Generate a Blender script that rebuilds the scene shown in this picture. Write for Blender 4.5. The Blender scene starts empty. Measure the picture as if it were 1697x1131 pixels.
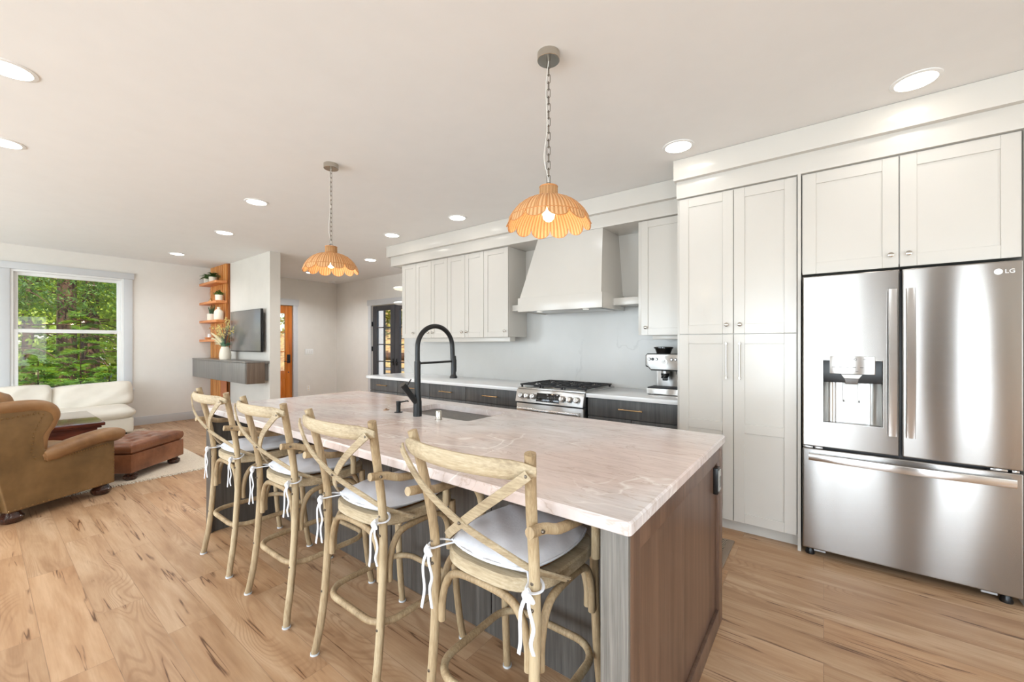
import bpy, bmesh, math, random
from math import sin, cos, pi, radians, sqrt
from mathutils import Vector, Matrix

random.seed(7)
scene = bpy.context.scene
COL = scene.collection

# ------------------------------------------------------------------ camera
F_PX, W_PX, H_PX = 677.4, 1697.0, 1131.0
cam_data = bpy.data.cameras.new('camera')
cam = bpy.data.objects.new('camera', cam_data)
COL.objects.link(cam)
cam_data.sensor_fit = 'HORIZONTAL'
cam_data.sensor_width = 36.0
cam_data.lens = F_PX / W_PX * 36.0
cam_data.shift_y = 4.5 / W_PX
cam_data.clip_start = 0.05
cam.location = (0, 0, 1.36)
cam.rotation_euler = (pi / 2, 0, radians(37.32))
scene.camera = cam

# ------------------------------------------------------------------ view
vs = scene.view_settings
scene.display_settings.display_device = 'sRGB'
vs.view_transform = 'Standard'
vs.look = 'None'
vs.gamma = 1.0
vs.use_curve_mapping = False
vs.exposure = 0.38

# ------------------------------------------------------------------ world, sun, daylight
world = bpy.data.worlds.new('world')
scene.world = world
world.use_nodes = True
wn = world.node_tree
bg = wn.nodes['Background']
sky = wn.nodes.new('ShaderNodeTexSky')
sky.sky_type = 'NISHITA'
sky.sun_disc = False
sky.sun_elevation = radians(50)
sky.sun_rotation = radians(110)
wn.links.new(sky.outputs[0], bg.inputs['Color'])
bg.inputs['Strength'].default_value = 0.22

sun_d = bpy.data.lights.new('sun', 'SUN')
sun_d.energy = 7.0
sun_d.color = (1.0, 0.94, 0.82)
sun_d.angle = radians(1.0)
sun = bpy.data.objects.new('sun', sun_d)
COL.objects.link(sun)
sun.rotation_euler = Vector((0.75, -0.25, 0.95)).to_track_quat('Z', 'Y').to_euler()

def area(name, loc, direction, sx, sy, watts, color):
    d = bpy.data.lights.new(name, 'AREA')
    d.shape = 'RECTANGLE'; d.size = sx; d.size_y = sy
    d.energy = watts; d.color = color
    o = bpy.data.objects.new(name, d)
    COL.objects.link(o)
    o.location = loc
    o.rotation_euler = (-Vector(direction)).to_track_quat('Z', 'Y').to_euler()
    return o

DAY = (0.79, 0.905, 1.0)
# daylight stand-in: area lamps outside the unseen rear and right windows
REAR_WIN = [(-8.2, -6.0), (-5.2, -2.9), (-1.55, 0.72), (1.75, 2.75)]
for i, (a, b) in enumerate(REAR_WIN):
    area('daylight_lamp_rear', ((a + b) / 2, -3.95, 1.25), (0, 1, 0), b - a, 2.1,
         (112, 140, 150, 96)[i], DAY)
area('daylight_lamp_right', (3.55, 0.2, 1.45), (-1, 0, 0), 2.6, 1.7, 44, DAY)

# ------------------------------------------------------------------ colour helpers
def srgb(r, g, b):
    def f(c):
        c /= 255.0
        return c / 12.92 if c <= 0.04045 else ((c + 0.055) / 1.055) ** 2.4
    return (f(r), f(g), f(b), 1.0)

class M:
    """small material builder"""
    def __init__(self, name, col, rough=0.5, metal=0.0, coat=0.0, spec=0.5):
        self.m = bpy.data.materials.new(name)
        self.m.use_nodes = True
        self.t = self.m.node_tree
        self.b = self.t.nodes['Principled BSDF']
        self.b.inputs['Base Color'].default_value = col
        self.b.inputs['Roughness'].default_value = rough
        self.b.inputs['Metallic'].default_value = metal
        self.b.inputs['Coat Weight'].default_value = coat
        self.b.inputs['Specular IOR Level'].default_value = spec
        self.coord = None
    def n(self, typ, **kw):
        nd = self.t.nodes.new(typ)
        for k, v in kw.items():
            setattr(nd, k, v)
        return nd
    def l(self, a, b):
        self.t.links.new(a, b)
    def obj(self):
        if self.coord is None:
            self.coord = self.n('ShaderNodeTexCoord')
        return self.coord.outputs['Object']
    def mapping(self, scale=(1, 1, 1), rot=(0, 0, 0), loc=(0, 0, 0), src=None):
        mp = self.n('ShaderNodeMapping')
        mp.inputs['Scale'].default_value = scale
        mp.inputs['Rotation'].default_value = rot
        mp.inputs['Location'].default_value = loc
        self.l(src if src is not None else self.obj(), mp.inputs['Vector'])
        return mp.outputs[0]
    def noise(self, vec, scale=5, detail=3, rough=0.5, dist=0.0):
        nd = self.n('ShaderNodeTexNoise')
        nd.inputs['Scale'].default_value = scale
        nd.inputs['Detail'].default_value = detail
        nd.inputs['Roughness'].default_value = rough
        nd.inputs['Distortion'].default_value = dist
        self.l(vec, nd.inputs['Vector'])
        return nd.outputs['Fac']
    def ramp(self, fac, stops):
        r = self.n('ShaderNodeValToRGB')
        el = r.color_ramp.elements
        while len(el) < len(stops):
            el.new(0.5)
        for e, (p, c) in zip(el, stops):
            e.position = p; e.color = c
        self.l(fac, r.inputs['Fac'])
        return r.outputs['Color']
    def mix(self, fac, a, b, mode='MIX'):
        nd = self.n('ShaderNodeMix', data_type='RGBA', blend_type=mode)
        for sock, v in ((nd.inputs[0], fac), (nd.inputs[6], a), (nd.inputs[7], b)):
            if isinstance(v, (int, float, tuple)):
                sock.default_value = v
            else:
                self.l(v, sock)
        return nd.outputs[2]
    def math(self, op, a, b=0.0, c=None):
        nd = self.n('ShaderNodeMath', operation=op)
        for i, v in enumerate((a, b, c)):
            if v is None: continue
            if isinstance(v, (int, float)):
                nd.inputs[i].default_value = v
            else:
                self.l(v, nd.inputs[i])
        return nd.outputs[0]
    def base(self, c):
        self.l(c, self.b.inputs['Base Color'])
    def roughness(self, c):
        self.l(c, self.b.inputs['Roughness'])
    def bump(self, h, strength=0.3, dist=0.01):
        bn = self.n('ShaderNodeBump')
        bn.inputs['Strength'].default_value = strength
        bn.inputs['Distance'].default_value = dist
        self.l(h, bn.inputs['Height'])
        self.l(bn.outputs[0], self.b.inputs['Normal'])

def plain(name, rgb, rough=0.5, metal=0.0, var=0.04, scale=6.0, coat=0.0, bump=0.0, bscale=60):
    m = M(name, srgb(*rgb), rough, metal, coat)
    v = m.noise(m.obj(), scale, 3)
    lo = tuple(max(0, c * (1 - var)) for c in srgb(*rgb)[:3]) + (1,)
    hi = tuple(min(1, c * (1 + var)) for c in srgb(*rgb)[:3]) + (1,)
    m.base(m.ramp(v, [(0.3, lo), (0.7, hi)]))
    if bump:
        m.bump(m.noise(m.obj(), bscale, 4, 0.6), bump, 0.003)
    return m.m

def wood(name, dark, mid, light, axis='Z', rough=0.5, coarse=14.0, fine=90.0, stretch=0.07, bump=0.15, dist=1.2, coat=0.0):
    m = M(name, srgb(*mid), rough, coat=coat)
    sc = {'X': (stretch, 1, 1), 'Y': (1, stretch, 1), 'Z': (1, 1, stretch)}[axis]
    v = m.mapping(sc)
    a = m.noise(v, coarse, 4, 0.55, dist)
    b = m.noise(v, fine, 3, 0.6)
    f = m.math('ADD', m.math('MULTIPLY', a, 0.65), m.math('MULTIPLY', b, 0.35))
    m.base(m.ramp(f, [(0.36, srgb(*dark)), (0.5, srgb(*mid)), (0.64, srgb(*light))]))
    if bump:
        m.bump(b, bump, 0.002)
    return m.m

MAT = {}
MAT['wall'] = plain('wall_paint', (231, 227, 220), 0.85, var=0.015, bump=0.04, bscale=180)
MAT['plaster'] = plain('plaster_paint', (214, 209, 200), 0.8, var=0.03, scale=3, bump=0.06, bscale=120)
MAT['ceiling'] = plain('ceiling_paint', (240, 239, 237), 0.9, var=0.01, bump=0.03, bscale=200)
MAT['cab'] = plain('cream_cabinet_lacquer', (209, 204, 196), 0.2, var=0.008)
MAT['trimgrey'] = plain('pale_grey_trim_paint', (208, 210, 212), 0.5, var=0.01)
MAT['white'] = plain('white_paint', (240, 240, 238), 0.45, var=0.01)
MAT['steel_knob'] = plain('satin_nickel', (190, 184, 174), 0.25, 1.0, var=0.02)
MAT['brass'] = plain('champagne_brass', (214, 178, 132), 0.28, 1.0, var=0.03)
MAT['black'] = plain('matte_black_metal', (34, 35, 36), 0.38, 0.3, var=0.05)
MAT['blackplastic'] = plain('black_plastic', (18, 18, 19), 0.3, var=0.05)
MAT['blackgloss'] = plain('black_glass', (10, 10, 12), 0.06, var=0.02)
MAT['iron'] = plain('cast_iron', (42, 42, 44), 0.55, 0.2, var=0.1, bump=0.2, bscale=300)
MAT['charcoal'] = plain('charcoal_door_paint', (62, 62, 66), 0.4, var=0.02)
MAT['linen'] = plain('white_linen', (232, 234, 240), 0.9, var=0.02, bump=0.25, bscale=90)
MAT['canvas'] = plain('cream_slipcover_cotton', (232, 225, 212), 0.9, var=0.03, bump=0.25, bscale=40)
MAT['screen'] = plain('grey_screen_glass', (112, 110, 107), 0.16, var=0.02)
MAT['ceramic'] = plain('cream_ceramic', (236, 226, 208), 0.45, var=0.02, bump=0.05)
MAT['soil'] = plain('potting_soil', (62, 46, 34), 0.95, var=0.3, scale=60)
MAT['leaf'] = plain('houseplant_leaf', (74, 112, 48), 0.5, var=0.35, scale=30)
MAT['aloe'] = plain('aloe_leaf', (62, 92, 62), 0.45, var=0.35, scale=25)
MAT['cord'] = plain('clear_white_cord', (225, 222, 214), 0.35)
MAT['taupe'] = plain('taupe_reflection_block', (74, 66, 60), 0.8, var=0.05)
MAT['rubber'] = plain('dark_rubber', (22, 22, 22), 0.6)
MAT['felt'] = plain('felt_foot_pad', (205, 208, 210), 0.9, var=0.08, scale=50)
MAT['bolt'] = plain('antique_bolt', (120, 112, 102), 0.35, 0.9, var=0.1)
MAT['nail'] = plain('antique_brass_nail', (158, 128, 88), 0.35, 0.9, var=0.1)
MAT['darkwood'] = wood('dark_turned_wood', (40, 22, 16), (62, 34, 24), (84, 50, 34), 'X', 0.25, coat=0.4)
MAT['mahogany'] = wood('mahogany', (66, 28, 20), (92, 42, 28), (120, 60, 40), 'Y', 0.22, stretch=0.1, coat=0.6)
MAT['stool'] = wood('weathered_oak', (134, 112, 82), (170, 146, 112), (196, 176, 142), 'Z', 0.6, coarse=9, fine=170, stretch=0.12, bump=0.3, dist=0.4)
MAT['stoolx'] = wood('weathered_oak_horizontal', (146, 128, 102), (182, 164, 134), (208, 194, 166), 'X', 0.6, coarse=9, fine=170, stretch=0.12, bump=0.3, dist=0.4)
MAT['greyoak'] = wood('charcoal_stained_oak', (70, 69, 69), (84, 83, 82), (98, 97, 96), 'Z', 0.45, coarse=30, fine=220, stretch=0.03, dist=0.4)
MAT['islandoak'] = wood('grey_brown_stained_oak', (68, 64, 60), (82, 77, 72), (96, 91, 85), 'Z', 0.42, coarse=60, fine=300, stretch=0.03, dist=0.3)
MAT['walnut'] = wood('brown_stained_oak_panel', (84, 62, 50), (104, 79, 64), (120, 94, 76), 'Z', 0.34, coarse=16, fine=150, stretch=0.03, dist=0.4, bump=0.08)
MAT['console'] = wood('grey_stained_console', (108, 104, 99), (120, 116, 111), (130, 126, 121), 'Z', 0.32, coarse=26, fine=180, stretch=0.05, dist=0.4, bump=0.05)
MAT['cedar'] = wood('orange_cedar', (188, 116, 54), (216, 144, 74), (234, 172, 104), 'Z', 0.45, coarse=14, fine=120, stretch=0.04)
MAT['cedarx'] = wood('orange_cedar_shelf', (184, 106, 54), (208, 130, 74), (226, 156, 100), 'X', 0.45, coarse=14, fine=120, stretch=0.05)
MAT['orangedoor'] = wood('varnished_fir_door', (176, 92, 22), (204, 114, 34), (222, 136, 54), 'Z', 0.25, coarse=8, fine=100, stretch=0.05, coat=0.4)
MAT['bark'] = wood('tree_bark', (44, 30, 22), (74, 50, 36), (104, 76, 54), 'Z', 0.9, coarse=10, fine=40, stretch=0.15, bump=0.8)

def steel(name, rgb, rough, wav=0.0, ws=3.0):
    m = M(name, srgb(*rgb), rough, 1.0)
    tg = m.n('ShaderNodeTangent', direction_type='RADIAL', axis='Z')
    m.b.inputs['Anisotropic'].default_value = 1.0
    m.b.inputs['Anisotropic Rotation'].default_value = 0.25
    m.l(tg.outputs[0], m.b.inputs['Tangent'])
    v = m.mapping((0.6, 0.6, 1))
    br = m.noise(m.mapping((0.6, 0.6, 40)), 4, 1)
    m.roughness(m.math('ADD', m.math('MULTIPLY', br, 0.04), rough - 0.02))
    if wav:
        h = m.noise(m.mapping((1.0, 1.0, 0.32)), ws, 1, 0.4)
        m.bump(h, 1.0, wav)
    return m.m
MAT['fridge'] = steel('brushed_stainless_door', (166, 162, 158), 0.25, 0.006, 2.2)
MAT['steel'] = steel('brushed_stainless', (205, 203, 200), 0.3)
MAT['handle'] = steel('polished_stainless_handle', (214, 211, 208), 0.22)

def mk_sink():
    m = M('sink_steel', srgb(112, 110, 110), 0.3, 0.9)
    v = m.n('ShaderNodeTexVoronoi'); v.inputs['Scale'].default_value = 140
    m.l(m.obj(), v.inputs['Vector'])
    m.base(m.ramp(v.outputs['Distance'], [(0.05, srgb(205, 205, 205)), (0.22, srgb(105, 104, 104))]))
    m.bump(v.outputs['Distance'], 0.35, 0.002)
    return m.m
MAT['sink'] = mk_sink()

def mk_floor():
    m = M('oak_plank_floor', srgb(196, 160, 124), 0.42, spec=0.45)
    v = m.mapping((1, 1, 1))
    br = m.n('ShaderNodeTexBrick')
    br.offset = 0.37; br.offset_frequency = 2
    br.inputs['Scale'].default_value = 1.0
    br.inputs['Mortar Size'].default_value = 0.0012
    br.inputs['Mortar Smooth'].default_value = 0.1
    br.inputs['Bias'].default_value = 0.0
    br.inputs['Brick Width'].default_value = 1.22
    br.inputs['Row Height'].default_value = 0.182
    br.inputs['Color1'].default_value = (0, 0, 0, 1)
    br.inputs['Color2'].default_value = (1, 1, 1, 1)
    br.inputs['Mortar'].default_value = (0.5, 0.5, 0.5, 1)
    m.l(v, br.inputs['Vector'])
    sep = m.n('ShaderNodeSeparateColor'); m.l(br.outputs['Color'], sep.inputs[0])
    rnd = sep.outputs[0]
    # shift the grain per board
    comb = m.n('ShaderNodeCombineXYZ')
    m.l(m.math('MULTIPLY', rnd, 37.0), comb.inputs[0])
    m.l(m.math('MULTIPLY', rnd, 19.0), comb.inputs[1])
    m.l(m.math('MULTIPLY', rnd, 11.0), comb.inputs[2])
    add = m.n('ShaderNodeVectorMath', operation='ADD')
    m.l(v, add.inputs[0]); m.l(comb.outputs[0], add.inputs[1])
    gv = m.mapping((0.9, 7.0, 1), src=add.outputs[0])
    broad = m.noise(gv, 1.5, 4, 0.55, 0.5)
    fine = m.noise(m.mapping((2.2, 42, 1), src=add.outputs[0]), 3.0, 4, 0.6, 0.3)
    # cathedral rings
    rings = m.math('SINE', m.math('MULTIPLY', m.noise(m.mapping((0.8, 3.6, 1), src=add.outputs[0]), 1.2, 1, 0.4, 0.3), 230.0))
    patch = m.ramp(m.noise(m.mapping((0.7, 2.2, 1), src=add.outputs[0]), 1.7, 1), [(0.5, (0, 0, 0, 1)), (0.6, (1, 1, 1, 1))])
    c0 = m.ramp(broad, [(0.28, srgb(172, 138, 106)), (0.48, srgb(198, 167, 134)), (0.7, srgb(216, 190, 160))])
    c1 = m.mix(m.math('MULTIPLY', fine, 0.5), c0, m.mix(1.0, c0, srgb(196, 178, 158), 'MULTIPLY'))
    ringf = m.math('MULTIPLY', m.math('MULTIPLY', m.math('MAXIMUM', rings, 0.0), patch), 0.4)
    c2 = m.mix(ringf, c1, srgb(150, 112, 80))
    tone = m.ramp(rnd, [(0.0, srgb(238, 225, 212)), (0.5, srgb(255, 250, 246)), (1.0, srgb(250, 232, 214))])
    c3 = m.mix(0.8, c2, m.mix(1.0, c2, tone, 'MULTIPLY'))
    # dark cracks and knots
    cr = m.noise(m.mapping((0.42, 9.5, 1), src=add.outputs[0]), 1.9, 4, 0.42, 0.12)
    line = m.ramp(m.math('ABSOLUTE', m.math('SUBTRACT', cr, 0.53)), [(0.0, (1, 1, 1, 1)), (0.006, (0.7, 0.7, 0.7, 1)), (0.016, (0, 0, 0, 1))])
    msk = m.ramp(m.noise(m.mapping((1.0, 4, 1), src=add.outputs[0]), 2.6, 2), [(0.52, (0, 0, 0, 1)), (0.6, (1, 1, 1, 1))])
    crack = m.math('MULTIPLY', m.math('MULTIPLY', line, msk), 0.95)
    halo = m.ramp(m.math('ABSOLUTE', m.math('SUBTRACT', cr, 0.53)), [(0.0, (1, 1, 1, 1)), (0.045, (0, 0, 0, 1))])
    c4 = m.mix(m.math('MULTIPLY', m.math('MULTIPLY', halo, msk), 0.5), c3, srgb(158, 112, 76))
    c5 = m.mix(crack, c4, srgb(84, 54, 34))
    c6 = m.mix(m.math('MULTIPLY', br.outputs['Fac'], 0.45), c5, srgb(110, 80, 56))
    m.base(c6)
    m.roughness(m.math('ADD', m.math('MULTIPLY', fine, 0.12), 0.36))
    m.bump(fine, 0.06, 0.002)
    return m.m
MAT['floor'] = mk_floor()

def mk_quartzite():
    m = M('pink_quartzite', srgb(226, 208, 196), 0.2)
    v = m.mapping((0.9, 1.6, 1), rot=(0, 0, radians(-20)))
    a = m.noise(v, 2.2, 6, 0.62, 1.2)
    b = m.noise(m.mapping((1.2, 8, 1), rot=(0, 0, radians(-14))), 5.0, 6, 0.65, 0.8)
    f = m.math('ADD', m.math('MULTIPLY', a, 0.55), m.math('MULTIPLY', b, 0.45))
    c = m.ramp(f, [(0.34, srgb(188, 180, 176)), (0.45, srgb(212, 207, 206)), (0.55, srgb(222, 218, 218)), (0.68, srgb(232, 230, 230))])
    pk = m.ramp(m.noise(m.mapping((1, 1, 1)), 1.1, 2), [(0.42, srgb(255, 252, 250)), (0.62, srgb(254, 236, 226))])
    c = m.mix(1.0, c, pk, 'MULTIPLY')
    ve = m.noise(m.mapping((1, 1, 1), rot=(0, 0, 0.6)), 1.9, 3, 0.5, 1.1)
    line = m.ramp(m.math('ABSOLUTE', m.math('SUBTRACT', ve, 0.5)), [(0.0, (1, 1, 1, 1)), (0.014, (0, 0, 0, 1))])
    msk = m.ramp(m.noise(m.obj(), 1.7, 2), [(0.48, (0, 0, 0, 1)), (0.6, (1, 1, 1, 1))])
    c = m.mix(m.math('MULTIPLY', m.math('MULTIPLY', line, msk), 0.75), c, srgb(246, 240, 234))
    dk = m.noise(m.mapping((1.0, 3.4, 1), rot=(0, 0, radians(-24)), loc=(3, 1, 0)), 2.0, 5, 0.55, 1.4)
    dl = m.ramp(m.math('ABSOLUTE', m.math('SUBTRACT', dk, 0.56)), [(0.0, (1, 1, 1, 1)), (0.012, (0, 0, 0, 1))])
    c = m.mix(m.math('MULTIPLY', dl, 0.4), c, srgb(170, 140, 116))
    m.base(c)
    return m.m
MAT['quartzite'] = mk_quartzite()

def mk_quartz(name, veins=True):
    m = M(name, srgb(238, 238, 237), 0.26 if veins else 0.16)
    base = m.ramp(m.noise(m.obj(), 1.4, 4), [(0.35, srgb(192, 191, 187)), (0.7, srgb(202, 201, 198))] if veins else [(0.35, srgb(232, 232, 232)), (0.7, srgb(240, 240, 240))])
    if veins:
        ve = m.noise(m.mapping((1.0, 1.0, 0.75), rot=(0, radians(38), 0), loc=(1.3, 0, 0.4)), 1.0, 5, 0.5, 0.3)
        line = m.ramp(m.math('ABSOLUTE', m.math('SUBTRACT', ve, 0.5)), [(0.0, (1, 1, 1, 1)), (0.006, (0, 0, 0, 1))])
        msk = m.ramp(m.noise(m.obj(), 1.1, 1), [(0.44, (0, 0, 0, 1)), (0.58, (1, 1, 1, 1))])
        base = m.mix(m.math('MULTIPLY', m.math('MULTIPLY', line, msk), 0.3), base, srgb(160, 158, 156))
    m.base(base)
    return m.m
MAT['splash'] = mk_quartz('veined_white_quartz', True)
MAT['quartz'] = mk_quartz('white_quartz', False)

def mk_leather(name, a, b, c, rough):
    m = M(name, srgb(*b), rough)
    v = m.noise(m.obj(), 3.2, 4, 0.6)
    m.base(m.ramp(v, [(0.3, srgb(*a)), (0.5, srgb(*b)), (0.72, srgb(*c))]))
    m.bump(m.noise(m.obj(), 26, 5, 0.65), 0.22, 0.006)
    m.roughness(m.math('ADD', m.math('MULTIPLY', v, 0.2), rough - 0.1))
    return m.m
MAT['leather'] = mk_leather('tan_leather', (100, 76, 46), (122, 94, 58), (142, 111, 72), 0.48)
MAT['leatherroll'] = mk_leather('tan_leather_roll', (118, 84, 52), (144, 106, 68), (168, 128, 86), 0.4)
MAT['leatherdark'] = mk_leather('chestnut_leather', (96, 58, 38), (132, 84, 56), (164, 110, 78), 0.36)

def mk_rug(name, a, b, s):
    m = M(name, srgb(*a), 0.95)
    v = m.n('ShaderNodeTexVoronoi'); v.inputs['Scale'].default_value = s
    m.l(m.obj(), v.inputs['Vector'])
    m.base(m.ramp(v.outputs['Distance'], [(0.1, srgb(*b)), (0.5, srgb(*a))]))
    m.bump(v.outputs['Distance'], 0.6, 0.006)
    return m.m
MAT['rug'] = mk_rug('ivory_wool_rug', (222, 208, 188), (196, 178, 156), 90)
MAT['rugedge'] = plain('rug_fringe_wool', (232, 224, 208), 0.95)
def mk_mat():
    m = M('dark_woven_mat', srgb(90, 88, 84), 0.9)
    ch = m.n('ShaderNodeTexChecker'); ch.inputs['Scale'].default_value = 90
    ch.inputs['Color1'].default_value = srgb(52, 52, 54)
    ch.inputs['Color2'].default_value = srgb(176, 160, 136)
    m.l(m.obj(), ch.inputs['Vector'])
    m.base(ch.outputs['Color'])
    return m.m
MAT['mat'] = mk_mat()
MAT['matedge'] = plain('mat_binding', (140, 124, 108), 0.85)

def mk_wicker():
    m = M('rattan_wicker', srgb(222, 158, 94), 0.55)
    sep = m.n('ShaderNodeSeparateXYZ'); m.l(m.obj(), sep.inputs[0])
    ang = m.math('ARCTAN2', sep.outputs[1], sep.outputs[0])
    ribs = m.math('SINE', m.math('MULTIPLY', ang, 66.0))
    rad = m.math('SQRT', m.math('ADD', m.math('MULTIPLY', sep.outputs[0], sep.outputs[0]), m.math('MULTIPLY', sep.outputs[1], sep.outputs[1])))
    slope = m.math('SUBTRACT', rad, sep.outputs[2])
    rows = m.math('SINE', m.math('MULTIPLY', slope, 900.0))
    weave = m.math('MULTIPLY', ribs, rows)
    tot = m.math('ADD', m.math('MULTIPLY', ribs, 0.3), m.math('MULTIPLY', weave, 0.22))
    f01 = m.math('ADD', tot, 0.5)
    m.base(m.ramp(f01, [(0.15, srgb(184, 122, 68)), (0.5, srgb(226, 178, 124)), (0.85, srgb(246, 212, 164))]))
    m.bump(f01, 0.9, 0.004)
    tr = m.n('ShaderNodeBsdfTranslucent'); tr.inputs['Color'].default_value = srgb(250, 206, 140)
    mx = m.n('ShaderNodeMixShader'); mx.inputs[0].default_value = 0.22
    out = m.t.nodes['Material Output']
    m.l(m.b.outputs[0], mx.inputs[1]); m.l(tr.outputs[0], mx.inputs[2])
    m.l(mx.outputs[0], out.inputs['Surface'])
    return m.m
MAT['wicker'] = mk_wicker()
MAT['wickerrib'] = plain('rattan_pole', (206, 142, 84), 0.5, var=0.12, scale=40)

def mk_emit(name, rgb, strength):
    m = M(name, srgb(*rgb), 0.4)
    m.b.inputs['Emission Color'].default_value = srgb(*rgb)
    m.b.inputs['Emission Strength'].default_value = strength
    return m.m
MAT['lens'] = mk_emit('lit_downlight_lens', (255, 248, 236), 9.0)
MAT['bulb'] = mk_emit('lit_bulb', (255, 226, 170), 7.0)
MAT['hoodlamp'] = mk_emit('hood_lamp_lens', (250, 248, 240), 0.25)
MAT['globe'] = mk_emit('milk_glass_lit', (252, 244, 222), 0.35)

def mk_pane(name='window_glass', refl=0.08):
    m = bpy.data.materials.new(name); m.use_nodes = True
    t = m.node_tree; t.nodes.clear()
    out = t.nodes.new('ShaderNodeOutputMaterial')
    tr = t.nodes.new('ShaderNodeBsdfTransparent'); gl = t.nodes.new('ShaderNodeBsdfGlossy')
    gl.inputs['Roughness'].default_value = 0.02
    lw = t.nodes.new('ShaderNodeLayerWeight'); lw.inputs['Blend'].default_value = 0.5
    pw = t.nodes.new('ShaderNodeMath'); pw.operation = 'POWER'; pw.inputs[1].default_value = 4.0
    t.links.new(lw.outputs['Facing'], pw.inputs[0])
    fr = t.nodes.new('ShaderNodeMath'); fr.operation = 'MULTIPLY_ADD'; fr.inputs[1].default_value = 0.5; fr.inputs[2].default_value = 0.025
    t.links.new(pw.outputs[0], fr.inputs[0])
    mx = t.nodes.new('ShaderNodeMixShader')
    t.links.new(fr.outputs[0], mx.inputs[0]); t.links.new(tr.outputs[0], mx.inputs[1]); t.links.new(gl.outputs[0], mx.inputs[2])
    t.links.new(mx.outputs[0], out.inputs['Surface'])
    return m
MAT['glass'] = mk_pane()

def leafmat(name, cols, scale=3.0, trans=0.35):
    m = M(name, srgb(*cols[1]), 0.55)
    v = m.noise(m.obj(), scale, 5, 0.75)
    n = len(cols)
    m.base(m.ramp(v, [(0.3 + 0.4 * i / (n - 1), srgb(*c)) for i, c in enumerate(cols)]))
    tr = m.n('ShaderNodeBsdfTranslucent'); tr.inputs['Color'].default_value = srgb(150, 180, 50)
    mx = m.n('ShaderNodeMixShader'); mx.inputs[0].default_value = trans
    out = m.t.nodes['Material Output']
    m.l(m.b.outputs[0], mx.inputs[1]); m.l(tr.outputs[0], mx.inputs[2]); m.l(mx.outputs[0], out.inputs['Surface'])
    return m.m
MAT['leafA'] = leafmat('maple_leaves', [(70, 104, 28), (134, 160, 48), (200, 206, 84)], 5)
MAT['leafB'] = leafmat('conifer_needles', [(30, 58, 26), (62, 98, 42), (104, 138, 60)], 4)
MAT['leafC'] = leafmat('hemlock_needles', [(54, 96, 42), (92, 134, 56), (140, 172, 80)], 6)
MAT['leafD'] = leafmat('far_leaves', [(82, 104, 30), (166, 180, 60), (236, 232, 130)], 2.2)
MAT['leafE'] = leafmat('autumn_leaves', [(86, 88, 38), (140, 126, 56), (176, 164, 88)], 3)
def mk_ground(name, cols, s):
    m = M(name, srgb(*cols[0]), 0.95)
    v = m.noise(m.obj(), s, 6, 0.7)
    n = len(cols)
    m.base(m.ramp(v, [(0.3 + 0.4 * i / (n - 1), srgb(*c)) for i, c in enumerate(cols)]))
    return m.m
MAT['ground'] = mk_ground('forest_ground', [(58, 72, 30), (120, 118, 62), (176, 160, 104)], 0.8)
MAT['bank'] = mk_ground('leaf_litter_bank', [(96, 66, 46), (140, 104, 74), (168, 148, 100), (104, 108, 62)], 2.6)
MAT['siding'] = plain('pale_siding', (150, 152, 156), 0.7, var=0.02)
MAT['pathm'] = plain('gravel_path', (214, 196, 156), 0.95, var=0.1, scale=8)
MAT['pampas'] = plain('dried_pampas', (226, 212, 176), 0.9, var=0.06)
MAT['flower'] = plain('dried_cream_flower', (234, 214, 140), 0.8, var=0.1, scale=40)
MAT['greenstem'] = plain('dusty_green_stem', (110, 150, 120), 0.7, var=0.15, scale=40)
MAT['purplestem'] = plain('dark_dried_stem', (92, 74, 78), 0.8)
MAT['terracotta'] = plain('terracotta_panel', (186, 110, 68), 0.55, var=0.04)

# ------------------------------------------------------------------ object helpers
MW = {}
def tag(o, label=None, cat=None, group=None, kind=None):
    if label: o['label'] = label
    if cat: o['category'] = cat
    if group: o['group'] = group
    if kind: o['kind'] = kind
    return o
def thing(name, label, cat, loc=(0, 0, 0), rz=0.0, group=None):
    o = bpy.data.objects.new(name, None)
    o.empty_display_size = 0.1
    COL.objects.link(o)
    o.location = loc; o.rotation_euler = (0, 0, rz)
    MW[o.name] = Matrix.Translation(loc) @ Matrix.Rotation(rz, 4, 'Z')
    return tag(o, label, cat, group)
def mesh(name, bm, mat, smooth=True, angle=40):
    me = bpy.data.meshes.new(name)
    bmesh.ops.recalc_face_normals(bm, faces=bm.faces[:])
    if smooth:
        a = radians(angle)
        for f in bm.faces: f.smooth = True
        for e in bm.edges:
            if len(e.link_faces) == 2:
                if e.calc_face_angle(0) > a: e.smooth = False
    bm.to_mesh(me); bm.free()
    me.materials.append(mat)
    return me
def part(name, parent, bm, mat, label=None, world=True, smooth=True, angle=40, kind=None):
    mw = MW[parent.name]
    if world:
        bmesh.ops.transform(bm, matrix=mw.inverted(), verts=bm.verts[:])
    o = bpy.data.objects.new(name, mesh(name, bm, mat, smooth, angle))
    COL.objects.link(o); o.parent = parent
    MW[o.name] = mw
    if label: o['label'] = label
    if kind: o['kind'] = kind
    return o
def solo(name, label, cat, bm, mat, loc=(0, 0, 0), group=None, world=True, kind=None, rz=0.0, angle=40):
    if world:
        bmesh.ops.transform(bm, matrix=Matrix.Translation(loc).inverted(), verts=bm.verts[:])
    o = bpy.data.objects.new(name, mesh(name, bm, mat, True, angle))
    COL.objects.link(o); o.location = loc; o.rotation_euler = (0, 0, rz)
    MW[o.name] = Matrix.Translation(loc) @ Matrix.Rotation(rz, 4, 'Z')
    return tag(o, label, cat, group, kind)
def struct(name, bm, mat, label=None):
    o = bpy.data.objects.new(name, mesh(name, bm, mat))
    COL.objects.link(o); o['kind'] = 'structure'
    MW[o.name] = Matrix.Identity(4)
    if label: o['label'] = label
    return o
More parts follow.
